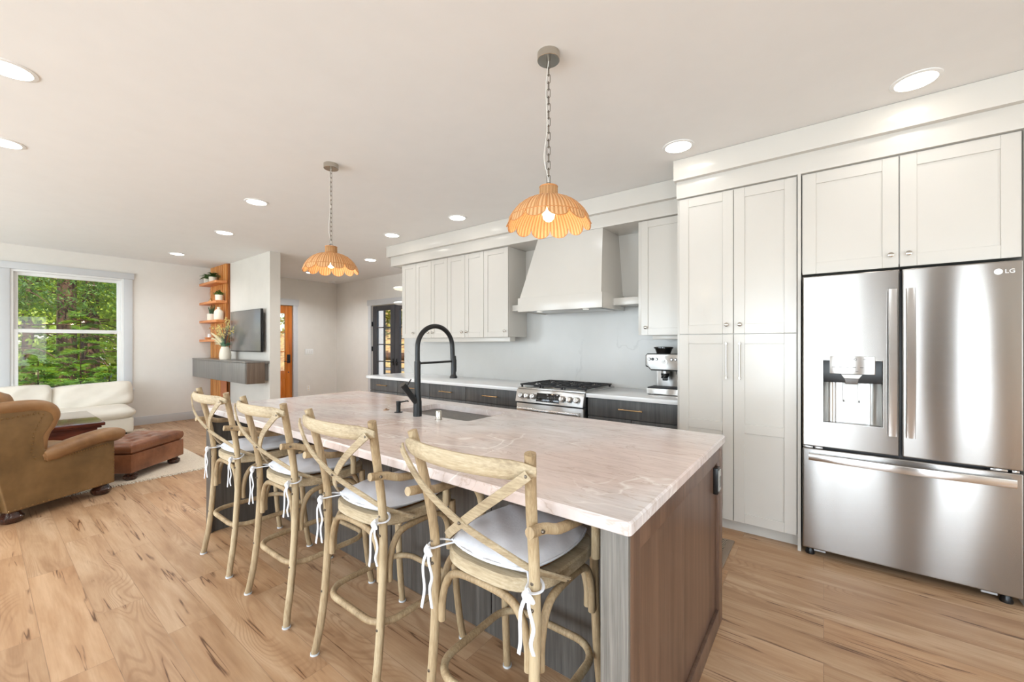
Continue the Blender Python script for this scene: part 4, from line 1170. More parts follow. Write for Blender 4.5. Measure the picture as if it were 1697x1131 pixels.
# ================================================================== BAR STOOLS
def stool():
    t = thing('bar_stool', 'x', 'bar stool', (0, 0, 0), 0, 'cross-back bar stools along the island')
    P = lambda nme, bm, mt='stool', lb=None: part(nme, t, bm, MAT[mt], lb, world=False)
    for s in (-1, 1):
        bm = bmesh.new(); sweep(bm, [(s * .222, 0, .006), (s * .214, .008, .06), (s * .207, .027, .18), (s * .203, .042, .35), (s * .202, .052, .56), (s * .204, .044, .74), (s * .216, .012, .92), (s * .236, -.022, 1.075)], .0158, seg=12, smooth=5)
        leg = P('rear_leg', bm)
        bm = bmesh.new(); lathe(bm, [(0, 0), (.019, 0), (.019, .008), (0, .008)], s * .222, 0, 0, 14); part('foot_pad', leg, bm, MAT['felt'], world=False)
        bm = bmesh.new(); sweep(bm, [(s * .222, .468, .006), (s * .216, .456, .08), (s * .208, .438, .25), (s * .203, .425, .45), (s * .2, .42, .645)], .0155, seg=12, smooth=5)
        leg = P('front_leg', bm)
        bm = bmesh.new(); lathe(bm, [(0, 0), (.019, 0), (.019, .008), (0, .008)], s * .222, .468, 0, 14); part('foot_pad', leg, bm, MAT['felt'], world=False)
    # seat frame
    def outline(gx, gy0, gy1, n=48):
        pts = []
        for k in range(n):
            a = 2 * pi * k / n; c, d = cos(a), sin(a)
            e = 0.62
            u = (abs(c) ** e) * (1 if c >= 0 else -1); v = (abs(d) ** e) * (1 if d >= 0 else -1)
            y = (gy0 + gy1) / 2 + v * (gy1 - gy0) / 2
            wdt = gx * (0.90 + 0.10 * (v + 1) / 2)
            pts.append((u * wdt, y))
        return pts
    bm = bmesh.new()
    A = outline(.222, .045, .468); Bq = outline(.228, .039, .474); I = outline(.18, .085, .43)
    n = len(A)
    rg = []
    for pts, z in ((I, .64), (I, .676), (A, .678), (Bq, .672), (Bq, .642), (A, .636)):
        rg.append([bm.verts.new((p[0], p[1], z)) for p in pts])
    for i in range(6):
        a, b = rg[i], rg[(i + 1) % 6]
        for k in range(n): bm.faces.new((a[k], a[(k + 1) % n], b[(k + 1) % n], b[k]))
    seat = P('seat', bm, 'stoolx')
    bm = bmesh.new(); I2 = outline(.182, .083, .432)
    lo = [bm.verts.new((p[0], p[1], .660)) for p in I2]; hi = [bm.verts.new((p[0], p[1], .6705)) for p in I2]
    bm.faces.new(lo[::-1]); bm.faces.new(hi)
    for k in range(n): bm.faces.new((lo[k], lo[(k + 1) % n], hi[(k + 1) % n], hi[k]))
    part('cane_web', seat, bm, MAT['wickerrib'], world=False)
    # top rail
    bm = bmesh.new()
    pts = []
    for k in range(17):
        x = -.258 + .516 * k / 16
        pts.append((x, -.088 + .062 * (x / .258) ** 2, 1.031 + .004 * cos(x * 5)))
    sweep(bm, pts, .0125, .0275, seg=14, up=(0, -.12, 1), taper=[.45, .85, 1, 1, 1, 1, 1, 1, 1, 1, 1, 1, .85, .45])
    P('top_rail', bm, 'stoolx')
    # cross straps
    for s, off in ((1, -.004), (-1, .005)):
        bm = bmesh.new()
        pts = [(-s * .25, -.052, 1.03), (-s * .225, -.062, 1.008), (-s * .12, -.068 + off, .928), (0, -.034 + off, .838), (s * .11, .03, .758), (s * .172, .076, .712), (s * .205, .118, .688), (s * .24, .17, .662)]
        sweep(bm, catmull(pts, 4), .0135, .0035, up=(s * .0, -1, -.25), box_sec=True)
        P('cross_strap', bm, 'stoolx', 'flat pale wooden cross strap')
    # arms
    for s in (-1, 1):
        bm = bmesh.new(); sweep(bm, [(s * .243, -.035, .876), (s * .246, .03, .866), (s * .254, .09, .846), (s * .262, .18, .838), (s * .264, .26, .83), (s * .258, .31, .79), (s * .25, .333, .74), (s * .246, .338, .66)], .015, seg=12, smooth=4)
        P('arm', bm, 'stool')
    # arches under the seat
    def arch(p0, p1, zlow=.435, ztop=.622, inset=.0):
        a, b = Vector(p0), Vector(p1); bm = bmesh.new()
        pts = []
        for u, z in ((0, zlow), (.005, zlow + .07), (.07, ztop - .045), (.2, ztop - .008), (.5, ztop), (.8, ztop - .008), (.93, ztop - .045), (.995, zlow + .07), (1, zlow)):
            q = a.lerp(b, u); pts.append((q.x, q.y, z))
        sweep(bm, pts, .0125, seg=10, smooth=4); P('arch_brace', bm)
    arch((-.176, .055, 0), (.176, .055, 0))
    arch((-.176, .418, 0), (.176, .418, 0))
    for s in (-1, 1): arch((s * .203, .078, 0), (s * .203, .398, 0))
    # foot ring
    bm = bmesh.new(); rp = rrect(-.203, .203, .035, .455, .095, 6)
    sweep(bm, [(p[0], p[1], .272) for p in rp], .0135, seg=10, closed=True)
    P('foot_ring', bm)
    # bolts
    for s in (-1, 1):
        for (x, y, z, dx, dy) in ((s * .245, -.056, 1.026, 0, -1), (s * .24, .168, .664, s, 0), (s * .203, .034, .70, 0, -1), (s * .202, .034, .625, 0, -1), (s * .204, .022, .272, 0, -1), (s * .262, 0, .872, s, 0)):
            bm = bmesh.new(); d = Vector((dx, dy, 0))
            rot = d.to_track_quat('Z', 'Y').to_matrix().to_4x4()
            b2 = bmesh.new(); lathe(b2, [(.0055, -.004), (.0055, .001), (.004, .0035), (0, .0045)], seg=10)
            merge(bm, b2, Matrix.Translation((x, y, z)) @ rot); P('bolt', bm, 'bolt')
    bm = bmesh.new(); b2 = bmesh.new(); lathe(b2, [(.0055, -.004), (.0055, .001), (.004, .0035), (0, .0045)], seg=10); merge(bm, b2, Matrix.Translation((0, -.044, .84)) @ Matrix.Rotation(pi / 2, 4, 'X')); P('bolt', bm, 'bolt')
    # cushion
    bm = bmesh.new()
    b2 = bmesh.new(); bmesh.ops.create_cube(b2, size=2.0); bmesh.ops.subdivide_edges(b2, edges=b2.edges[:], cuts=20, use_grid_fill=True)
    for v in b2.verts:
        x, y, z = v.co
        # square -> rounded outline
        rx = x * sqrt(max(0, 1 - 0.30 * y * y)) ; ry = y * sqrt(max(0, 1 - 0.30 * x * x))
        ed = max(abs(x), abs(y))
        th = (1 - ed ** 4) ** 0.5 if ed < 1 else 0
        zz = z * (0.3 + 0.7 * th)
        if abs(z) < .99: rx *= 1 + .035 * (1 - z * z); ry *= 1 + .035 * (1 - z * z)
        wr = .0035 * sin(9 * x + 4 * y) * sin(6 * y + 1.3) + (.006 * sin(26 * x) * max(0, -y - .6) if z > 0 else 0)
        hw = .186 * (0.95 + .05 * y)
        v.co = Vector((rx * hw * 1.06, .25 + ry * .197, .7 + zz * .026 + (wr if z > 0 else 0)))
    merge(bm, b2)
    cu = P('seat_cushion', bm, 'linen', 'white linen seat cushion tied to the back posts')
    bm = bmesh.new(); pp = []
    for k in range(40):
        a = 2 * pi * k / 40; x, y = cos(a), sin(a); m_ = max(abs(x), abs(y)); x /= m_; y /= m_
        rx = x * sqrt(1 - .30 * y * y) * 1.03; ry = y * sqrt(1 - .30 * x * x) * 1.03
        pp.append((rx * .186 * (.95 + .05 * y) * 1.06, .25 + ry * .197, .702))
    sweep(bm, pp, .004, seg=6, closed=True); part('piping', cu, bm, MAT['linen'], world=False)
    for s, L in ((-1, .2), (1, .17)):
        bm = bmesh.new()
        x0 = s * .2
        # loop round the post
        sweep(bm, [(s * .15, .09, .69), (s * .175, .06, .685), (x0 - s * .012, .028, .683), (x0 + s * .012, .026, .68), (x0 + s * .026, .05, .682), (x0 + s * .01, .075, .688), (s * .16, .1, .69)], .0045, .003, smooth=4, seg=8)
        sweep(bm, [(x0 + s * .004, .02, .69), (x0 - .008, .012, .676), (x0 + .008, .01, .668), (x0, .016, .682)], .008, seg=8, smooth=4)
        sweep(bm, [(x0 - .004, .018, .675), (x0 - .014, .008, .64), (x0 - .02, .01, .60), (x0 - .012 - s * .004, .006, .55), (x0 - .02, .004, .685 - L)], .0055, .0016, smooth=4, up=(0, 1, 0), box_sec=True)
        sweep(bm, [(x0 + .004, .018, .675), (x0 + .014, .004, .65), (x0 + .026, .008, .60), (x0 + .02, .004, .56), (x0 + .028, .006, .70 - L)], .0055, .0016, smooth=4, up=(0, 1, 0), box_sec=True)
        sweep(bm, [(x0, .012, .676), (x0 + .018, .0, .69), (x0 + .03, .002, .675), (x0 + .014, .008, .668)], .005, .0015, smooth=4, up=(0, 1, 0), box_sec=True)
        part('tie', cu, bm, MAT['linen'], world=False)
    return t
st = stool()
spots = [(-.84, .892, 0.0, 'bar stool nearest the camera, its crossed back in front of the island corner'),
         (-1.55, .90, 0.0, 'second bar stool from the camera, in front of the sink'),
         (-2.268, .90, 0.01, 'third bar stool from the camera, left of the faucet'),
         (-2.975, .895, 0.0, 'farthest bar stool, at the living-room end of the island')]
for i, (x, y, r, lb) in enumerate(spots):
    o = st if i == 0 else copy_tree(st)
    o.location = (x, y, 0); o.rotation_euler = (0, 0, r); o['label'] = lb

# ================================================================== PENDANTS
def pendant(x, y, label):
    t = thing('pendant_lamp', label, 'pendant lamp', (x, y, H), 0, 'wicker pendants above the island')
    bm = bmesh.new(); lathe(bm, [(0, -.036), (.052, -.036), (.054, -.034), (.054, 0), (0, 0)], x, y, H, 32); part('ceiling_canopy', t, bm, MAT['steel_knob'], 'brushed nickel canopy')
    # chain
    bm = bmesh.new(); zt, zb = H - .036, 2.135; n = 17; pitch = (zt - zb) / n
    for k in range(n):
        zc = zt - pitch * (k + .5); a = (pi / 2) * (k % 2) + .3
        hx, hz = .0085, pitch * .5 + .004
        pts = []
        for q in range(14):
            an = 2 * pi * q / 14; u = hx * cos(an); w = (hz - hx) * (1 if sin(an) > 0 else -1) * min(1, abs(sin(an)) * 2.2) + hx * sin(an)
            pts.append((x + u * cos(a), y + u * sin(a), zc + w))
        sweep(bm, pts, .0017, seg=6, closed=True)
    sweep(bm, [(x + .016 * cos(q / 12 * 2 * pi) * cos(.65), y + .016 * cos(q / 12 * 2 * pi) * sin(.65), 2.122 + .016 * sin(q / 12 * 2 * pi)) for q in range(12)], .002, seg=6, closed=True)
    part('chain', t, bm, MAT['bolt'], 'thin metal chain')
    bm = bmesh.new(); sweep(bm, [(x, y, zt), (x - .01, y - .006, 2.6), (x - .006, y - .004, 2.4), (x - .018, y - .012, 2.26), (x - .004, y, 2.16), (x, y, 2.05)], .0022, seg=6, smooth=6); part('cord', t, bm, MAT['cord'])
    # shade
    prof = [(.042, 2.115), (.043, 2.09), (.044, 2.066), (.06, 2.061), (.09, 2.054), (.12, 2.04), (.15, 2.017), (.172, 1.992), (.19, 1.962)]
    NS = 12; per = 14; seg = NS * per
    bm = bmesh.new()
    def ring(f): return [bm.verts.new(f(2 * pi * s / seg, s)) for s in range(seg)]
    outer = []; inner = []
    rows = [(r, z, 0) for r, z in prof]
    def sc(s):    # scallop depth 0..1
        u = (s % per) / per; return sqrt(max(0.0, 1 - (2 * u - 1) ** 2))
    th = .004
    for r, z, q in rows:
        outer.append(ring(lambda a, s, r=r, z=z: (x + (r + .0012 * (s % 2)) * cos(a), y + (r + .0012 * (s % 2)) * sin(a), z)))
    for fr_ in (.35, .7, 1.0):
        outer.append(ring(lambda a, s, fr_=fr_: (x + (.19 + .014 * fr_ * sc(s)) * cos(a), y + (.19 + .014 * fr_ * sc(s)) * sin(a), 1.962 - .042 * fr_ * sc(s))))
    for r, z, q in rows:
        inner.append(ring(lambda a, s, r=r, z=z: (x + (r - th) * cos(a), y + (r - th) * sin(a), z - .002)))
    for fr_ in (.35, .7, 1.0):
        inner.append(ring(lambda a, s, fr_=fr_: (x + (.19 - th + .014 * fr_ * sc(s)) * cos(a), y + (.19 - th + .014 * fr_ * sc(s)) * sin(a), 1.961 - .042 * fr_ * sc(s))))
    for R in (outer, inner):
        for A, C in zip(R, R[1:]):
            for s in range(seg): bm.faces.new((A[s], A[(s + 1) % seg], C[(s + 1) % seg], C[s]))
    for A, C in ((outer[-1], inner[-1]), (outer[0], inner[0])):
        for s in range(seg): bm.faces.new((A[s], A[(s + 1) % seg], C[(s + 1) % seg], C[s]))
    sh = part('lamp_shade', t, bm, MAT['wicker'], 'woven wicker dome shade with scalloped rim')
    bm = bmesh.new()
    for k in range(24):
        a = 2 * pi * k / 24
        sweep(bm, [(x + (r + .001) * cos(a), y + (r + .001) * sin(a), z - .001) for r, z in prof[2:]], .0022, seg=6)
    for r, z in ((.1895, 1.962), (.044, 2.066), (.0425, 2.115)):
        sweep(bm, [(x + r * cos(2 * pi * k / 48), y + r * sin(2 * pi * k / 48), z) for k in range(48)], .0028, seg=6, closed=True)
    pts = []
    for s in range(seg):
        a = 2 * pi * s / seg; pts.append((x + (.19 + .014 * sc(s)) * cos(a), y + (.19 + .014 * sc(s)) * sin(a), 1.962 - .042 * sc(s)))
    sweep(bm, pts, .0024, seg=6, closed=True)
    part('shade_frame', sh, bm, MAT['wickerrib'])
    bm = bmesh.new(); lathe(bm, [(0, .1), (.016, .1), (.018, .09), (.018, .03), (0, .03)], x, y, 2.0, 16); part('socket', t, bm, MAT['ceramic'])
    bm = bmesh.new(); lathe(bm, [(0, .045), (.012, .045), (.014, .03), (.026, .006), (.03, -.016), (.026, -.036), (.014, -.048), (0, -.051)], x, y, 2.0, 20); part('bulb', t, bm, MAT['bulb'], 'lit round bulb')
    ld = bpy.data.lights.new('pendant_glow', 'POINT'); ld.energy = 1.3; ld.color = (1, .84, .62); ld.shadow_soft_size = .03
    lo = bpy.data.objects.new('pendant_glow', ld); COL.objects.link(lo); lo.parent = t; lo.location = (0, 0, 1.93 - H)
pendant(-1.055, 1.675, 'scalloped wicker pendant lamp nearer the camera, above the sink side')
pendant(-3.055, 1.68, 'scalloped wicker pendant lamp farther away, toward the living room')

# ================================================================== RECESSED DOWNLIGHTS AND UNSEEN SPOTS
DL = [(3, .39, 3.03, 'recessed downlight in front of the refrigerator'), (3, -.82, 3.02, 'recessed downlight in front of the tall pantry'),
      (3, -3.23, 3.24, 'recessed downlight in front of the upper cabinets, nearer one'), (3, -4.42, 3.25, 'recessed downlight near the left end of the crown board'),
      (85, -6.01, 3.99, 'recessed downlight in the hall right of the far pendant'), (24, -4.45, 1.68, 'largest recessed downlight left of the far pendant'),
      (34, -6.0, 1.9, 'middle of the three recessed downlights running toward the partition'), (34, -8.0, 1.9, 'recessed downlight nearest the window wall'),
      (24, -3.3, .1, 'biggest recessed downlight at the upper left edge of the photo'), (24, -4.53, .115, 'second recessed downlight at the left edge of the photo'),
      (85, -8.02, 4.0, 'recessed downlight in the hall seen below the far pendant'), (3, -1.95, 3.1, None), (9, -2.0, .1, None), (6, .4, .6, None), (34, -6.2, -1.2, None), (9, -3.3, -1.9, None), (7, -.5, -1.9, None)]  # entries without a label are unseen extra spots with no fixture
for (watt, x, y, lb) in DL:
    if lb:
        t = thing('downlight', lb, 'ceiling light', (x, y, H), 0, 'recessed ceiling downlights')
        bm = bmesh.new(); lathe(bm, [(.085, -.001), (.085, -.007), (.103, -.004), (.105, 0), (.085, 0)], x, y, H, 32); part('trim_ring', t, bm, MAT['white'])
        bm = bmesh.new(); lathe(bm, [(0, -.004), (.085, -.004), (.085, -.001), (0, -.001)], x, y, H, 32); part('lens', t, bm, MAT['lens'], 'glowing white lens')
    ld = bpy.data.lights.new('ceiling_spot', 'SPOT'); ld.energy = watt; ld.color = (.95, .97, 1.0); ld.spot_size = radians(150); ld.spot_blend = .8; ld.shadow_soft_size = .08
    lo = bpy.data.objects.new('ceiling_spot', ld); COL.objects.link(lo)
    if lb: lo.parent = t; lo.location = (0, 0, -.02)
    else: lo.location = (x, y, H - .02)

# hall fixtures
t = thing('pendant_lamp', 'two-tier milk-glass lamp half hidden behind the left cabinet end', 'pendant lamp', (-5.70, 4.4, H))
bm = bmesh.new(); lathe(bm, [(0, -.03), (.075, -.03), (.08, 0), (0, 0)], -5.70, 4.4, H, 28); part('ceiling_canopy', t, bm, MAT['white'])
bm = bmesh.new(); sweep(bm, [(-5.70, 4.4, H - .03), (-5.70, 4.4, 2.06)], .006, seg=8); part('stem', t, bm, MAT['steel_knob'])
for z, m_ in ((2.30, 'globe'), (2.05, 'white')):
    bm = bmesh.new(); lathe(bm, [(0, .028), (.08, .026), (.135, .012), (.15, 0), (.13, -.02), (.07, -.034), (0, -.036)], -5.70, 4.4, z, 28); part('lamp_shade', t, bm, MAT[m_], 'round disc shade')
bm = bmesh.new(); lathe(bm, [(0, -.03), (.055, -.03), (.065, -.012), (.065, 0), (0, 0)], -8.75, 4.85, H, 24)
solo('smoke_detector', 'round white smoke detector on the hall ceiling near the corner', 'smoke detector', bm, MAT['white'], (-8.75, 4.85, H))
bm = bmesh.new(); box(bm, -9.08, -9.073, 4.39, 4.572, 1.125, 1.245, .002)
t = solo('light_switch', 'four-gang white light switch plate right of the orange door', 'light switch', bm, MAT['white'], (-9.075, 4.48, 1.185))
for k in range(4):
    y = 4.413 + k * .045; part('toggle', t, B(-9.073, -9.068, y - .014, y + .014, 1.155, 1.215, bev=.001), MAT['white'])
bm = B(-9.08, -9.073, 4.43, 4.5, .315, .43, bev=.002)
t = solo('wall_outlet', 'white wall outlet low on the hall wall', 'outlet', bm, MAT['white'], (-9.075, 4.465, .37))
for z in (.345, .4): part('socket', t, B(-9.073, -9.07, 4.448, 4.482, z - .016, z + .016, bev=.001), MAT['ceramic'])

# ================================================================== LIVING ROOM
# slatted cedar panel
t = thing('slat_panel', 'vertical orange cedar slat panel on the partition beside the window wall', 'wall panel', (-8.65, 2.67, 0))
part('backing', t, B(-9.055, -8.226, 2.664, 2.689, 0.145, H - .003), wood('gap_shade_cedar', (120, 70, 34), (146, 88, 44), (160, 100, 54), 'Z', 0.6), 'cedar backing darkened for the shade between slats')  # backing coloured darker to stand in for shade in the slat gaps
xx = -9.05; wds = [.1, .1, .1, .1, .1, .1, .1, .085]
for k, w_ in enumerate(wds):
    part('slat', t, B(xx, xx + w_ - .022, 2.64, 2.666, .14, H - .002, bev=.002), MAT['cedar']); xx += w_ + .002
solo('terracotta_board', 'smooth terracotta-brown board under the console right of the slats', 'panel', B(-8.50, -8.226, 2.63, 2.639, .14, .765), MAT['terracotta'], (-8.36, 2.63, .14))
for z, lb in ((2.45, 'topmost cedar shelf, carrying the two ferns'), (2.105, 'second cedar shelf from the top, with the small bushy plant'), (1.775, 'third cedar shelf, with aloe pot and cream vase'), (1.435, 'lowest cedar shelf, carrying the glass cloche')):
    solo('wall_shelf', lb, 'shelf', B(-9.078, -8.226, 2.477, 2.639, z - .042, z, bev=.002), MAT['cedarx'], (-8.65, 2.56, z - .042), group='cedar shelves on the slat panel')
# plants
def pot(t, x, y, z, r, h, flare=1.05, mat='ceramic'):
    bm = bmesh.new(); lathe(bm, [(0, 0), (r * .92, 0), (r, h * .1), (r * flare, h), (r * flare * .88, h), (r * flare * .86, h * .85), (0, h * .85)], x, y, z, 24)
    part('pot', t, bm, MAT[mat], 'cream ceramic pot')
    bm = bmesh.new(); lathe(bm, [(0, h * .855), (r * .84, h * .855), (r * .84, h * .9), (0, h * .9)], x, y, z, 20); part('soil', t, bm, MAT['soil'])
def leafquad(bm, p, d, up, L, W):
    d = d.normalized(); s = d.cross(up)
    if s.length < 1e-5: s = d.orthogonal()
    s.normalize()
    n_ = s.cross(d) * (W * .15)
    a = bm.verts.new(p); b = bm.verts.new(p + d * L * .5 + s * W / 2 + n_); c = bm.verts.new(p + d * L); e = bm.verts.new(p + d * L * .5 - s * W / 2 + n_)
    bm.faces.new((a, b, c, e))
def fern(x, y, z, r, h, label, seed, L=.215, n=34):
    t = thing('potted_fern', label, 'potted plant', (x, y, z), 0, 'ferns on the top shelf')
    pot(t, x, y, z, r, h)
    rd = random.Random(seed); bm = bmesh.new()
    for k in range(n):
        a = 2 * pi * k / n + rd.uniform(-.2, .2); el = rd.uniform(.25, 1.2); LL = L * rd.uniform(.7, 1.1)
        p = Vector((x, y, z + h * .9)); pts = []
        for q in range(7):
            u = q / 6; pts.append(p + Vector((cos(a) * cos(el) * LL * u, sin(a) * cos(el) * LL * u * .75, sin(el) * LL * u - LL * .55 * u * u)))
        for q in range(1, 7):
            dv = (pts[q] - pts[q - 1]).normalized()
            for s in (-1, 1):
                sd = dv.cross(Vector((0, 0, 1))).normalized() * s
                leafquad(bm, pts[q], sd * .8 + dv * .6, Vector((0, 0, 1)), .045 * (1.2 - q / 8), .016)
        sweep(bm, pts, .0012, seg=4)
    part('fronds', t, bm, MAT['leaf'])
fern(-8.90, 2.555, 2.45, .055, .085, 'left small fern in a cream pot on the top shelf', 1)
fern(-8.63, 2.555, 2.45, .06, .095, 'right fern in a wider cream pot on the top shelf', 2)
t = thing('potted_plant', 'small bushy green plant in a cream pot on the second shelf', 'potted plant', (-8.30, 2.55, 2.105))
pot(t, -8.32, 2.55, 2.105, .052, .1); rd = random.Random(5); bm = bmesh.new()
for k in range(260):
    a = rd.uniform(0, 2 * pi); u = rd.uniform(0, .075); zz = 2.2 + rd.uniform(0, .075) * (1.2 - u / .09)
    leafquad(bm, Vector((-8.32 + u * cos(a), 2.55 + u * sin(a), zz)), Vector((rd.uniform(-1, 1), rd.uniform(-1, 1), rd.uniform(0, 1.2))), Vector((0, 0, 1)), .028, .016)
part('leaves', t, bm, MAT['leaf'])
t = thing('bottle_vase', 'little glass bottle with dried stems at the back of the second shelf', 'vase', (-8.72, 2.55, 2.105))
bm = bmesh.new(); lathe(bm, [(0, 0), (.03, 0), (.034, .02), (.02, .05), (.01, .07), (.01, .09), (0, .09)], -8.72, 2.55, 2.105, 18); part('bottle', t, bm, MAT['brass'], 'amber bottle')
bm = bmesh.new(); rd = random.Random(9)
for k in range(6): sweep(bm, [(-8.72, 2.55, 2.17), (-8.72 + rd.uniform(-.03, .05), 2.55 + rd.uniform(-.03, .03), 2.26), (-8.7 + rd.uniform(-.05, .07), 2.55 + rd.uniform(-.04, .04), 2.33)], .0015, seg=4, smooth=3)
part('stems', t, bm, MAT['wickerrib'])
t = thing('aloe_plant', 'spiky aloe in a cream pot on the third shelf', 'potted plant', (-8.66, 2.55, 1.775))
pot(t, -8.68, 2.55, 1.775, .066, .115); bm = bmesh.new(); rd = random.Random(11)
for k in range(13):
    a = rd.uniform(0, 2 * pi); tl = rd.uniform(.0, .35); L = rd.uniform(.13, .2)
    base = Vector((-8.68 + .02 * cos(a), 2.55 + .02 * sin(a), 1.87))
    sweep(bm, [base, base + Vector((cos(a) * tl * L * .5, sin(a) * tl * L * .5, L * .55)), base + Vector((cos(a) * tl * L * 1.1, sin(a) * tl * L * 1.1, L))], .009, .004, seg=6, smooth=3, taper=[1, 1, .8, .5, .12])
part('leaves', t, bm, MAT['aloe'])
bm = bmesh.new(); lathe(bm, [(0, 0), (.065, 0), (.07, .01), (.07, .12), (.062, .15), (.04, .175), (.024, .185), (.024, .215), (.027, .22), (.02, .22), (.018, .19), (0, .18)], -8.33, 2.55, 1.775, 28)
solo('bottle_vase', 'cream ceramic bottle vase on the third shelf', 'vase', bm, MAT['ceramic'], (-8.33, 2.55, 1.775))
t = thing('glass_cloche', 'glass cloche over a white candle at the left of the lowest shelf', 'cloche', (-8.80, 2.55, 1.435))
bm = bmesh.new(); lathe(bm, [(.062, 0), (.062, .1), (.05, .135), (.03, .15), (0, .155)], -8.80, 2.555, 1.475, 24); 
for f in list(bm.faces):
    if len(f.verts) > 10: bm.faces.remove(f)
part('dome', t, bm, MAT['glass'], 'clear glass dome')
bm = bmesh.new(); lathe(bm, [(0, 0), (.006, 0), (.012, .012), (.006, .024), (0, .026)], -8.80, 2.555, 1.629, 12); part('dome_knob', t, bm, MAT['brass'])
bm = bmesh.new(); lathe(bm, [(0, 0), (.028, 0), (.028, .06), (0, .062)], -8.80, 2.555, 1.475, 18); part('candle', t, bm, MAT['white'])
bm = bmesh.new(); lathe(bm, [(0, 0), (.055, 0), (.075, .03), (.075, .04), (0, .04)], -8.80, 2.555, 1.435, 24); part('stand', t, bm, MAT['cedarx'], 'low wooden stand')
t = thing('bead_garland', 'string of wooden beads and a driftwood piece on the lowest shelf', 'decoration', (-8.5, 2.54, 1.435))
bm = bmesh.new(); rd = random.Random(4)
for k in range(22):
    u = k / 21; b2 = bmesh.new(); bmesh.ops.create_icosphere(b2, subdivisions=2, radius=.011); merge(bm, b2, Matrix.Translation((-8.62 + .27 * u, 2.53 + .03 * sin(u * 9), 1.446)))
part('bead', t, bm, MAT['ceramic'], kind='stuff')
bm = bmesh.new(); sweep(bm, [(-8.6, 2.59, 1.455), (-8.5, 2.57, 1.475), (-8.4, 2.58, 1.46), (-8.33, 2.56, 1.47)], .014, seg=8, smooth=3, taper=[.4, 1, .9, .4]); part('driftwood', t, bm, MAT['stoolx'])

# television
t = thing('television', 'flat grey wall-mounted television on the plaster partition', 'television', (-7.35, 2.64, 1.235))
part('housing', t, B(-7.955, -6.745, 2.605, 2.64, 1.232, 1.895, bev=.004), MAT['blackplastic'])
part('screen', t, B(-7.945, -6.755, 2.601, 2.607, 1.247, 1.887, bev=.001), MAT['screen'], 'switched-off grey screen')
part('bracket', t, B(-7.5, -7.2, 2.64, 2.69, 1.4, 1.72, bev=.003), MAT['black'])
# console
t = thing('media_console', 'wall-hung grey-stained media console with two doors', 'console', (-7.85, 2.53, .77))
bm = bmesh.new(); box(bm, -9.036, -6.656, 2.385, 2.628, .768, 1.078, .002); part('body', t, bm, wood('brown_console_side', (92, 78, 66), (106, 90, 76), (118, 102, 88), 'Z', .4, coarse=26, fine=180, stretch=.05, dist=.4))
part('top', t, B(-9.04, -6.652, 2.362, 2.628, 1.078, 1.1, bev=.002), MAT['console'])
part('wall_rail', t, B(-8.22, -6.7, 2.628, 2.69, .80, 1.06), MAT['console'])
part('wall_cover', t, B(-8.22, -6.652, 2.628, 2.69, 1.06, 1.1, bev=.001), MAT['console'])
for a, b in ((-9.032, -7.63), (-7.625, -6.66)): part('door', t, B(a, b, 2.365, 2.385, .775, 1.074, bev=.0015), MAT['console'], 'smooth grey door')
# vase with dried flowers
t = thing('flower_vase', 'white ribbed vase of dried pampas and cream flowers on the console', 'vase', (-7.86, 2.5, 1.1))
vx, vy = -7.87, 2.5
bm = bmesh.new(); lathe(bm, [(0, 0), (.074, 0), (.084, .02), (.082, .035), (.086, .045), (.083, .1), (.07, .16), (.056, .2), (.056, .21), (.047, .21), (.05, .18), (0, .17)], vx, vy, 1.1, 32); part('vase_body', t, bm, MAT['ceramic'])
rd = random.Random(21)
bm = bmesh.new()
for k in range(9):
    a = rd.uniform(2.7, 3.6); L = rd.uniform(.26, .40); el = rd.uniform(.2, .85)
    p0 = Vector((vx, vy, 1.29)); d = Vector((cos(a) * cos(el), -.25 + sin(a) * cos(el) * .3, sin(el)))
    pts = [p0, p0 + d * L * .5 + Vector((0, 0, .03)), p0 + d * L]
    sweep(bm, pts, .03, .016, seg=8, smooth=5, taper=[.1, .3, .8, 1, .95, .7, .3])
part('pampas_plume', t, bm, MAT['pampas'], 'cream pampas plumes')
bm = bmesh.new(); fb = bmesh.new()
for k in range(34):
    a = rd.uniform(0, 2 * pi); el = rd.uniform(.75, 1.45); L = rd.uniform(.25, .5)
    p0 = Vector((vx, vy, 1.3)); d = Vector((cos(a) * cos(el), sin(a) * cos(el) * .5, sin(el))); p1 = p0 + d * L
    sweep(bm, [p0, p0 + d * L * .5 + Vector((.01, 0, .01)), p1], .0018, seg=4)
    for q in range(5):
        b2 = bmesh.new(); bmesh.ops.create_icosphere(b2, subdivisions=1, radius=rd.uniform(.006, .013)); merge(fb, b2, Matrix.Translation(p1 + Vector((rd.uniform(-.03, .03), rd.uniform(-.02, .02), rd.uniform(-.05, .02)))))
part('flower_stem', t, bm, MAT['greenstem']); part('flower', t, fb, MAT['flower'], kind='stuff')
bm = bmesh.new()
for k in range(10):
    el = rd.uniform(.6, 1.2); L = rd.uniform(.3, .45); d = Vector((cos(el), -.15 + rd.uniform(-.2, .2), sin(el))); p0 = Vector((vx, vy, 1.3)); p1 = p0 + d * L
    sweep(bm, [p0, p1], .0018, seg=4)
    for q in range(8): leafquad(bm, p0.lerp(p1, .4 + .6 * q / 8), Vector((rd.uniform(-1, 1), rd.uniform(-1, 1), 1)), Vector((0, 1, 0)), .045, .012)
part('dark_sprig', t, bm, MAT['purplestem'], 'dark dried sprigs')
bm = bmesh.new()
for k in range(60):
    a = rd.uniform(0, 2 * pi); leafquad(bm, Vector((vx + .04 * cos(a), vy + .04 * sin(a), 1.3 + rd.uniform(0, .04))), Vector((cos(a), sin(a), rd.uniform(.3, 2))), Vector((0, 0, 1)), .07, .02)
part('collar_leaves', t, bm, MAT['greenstem'])

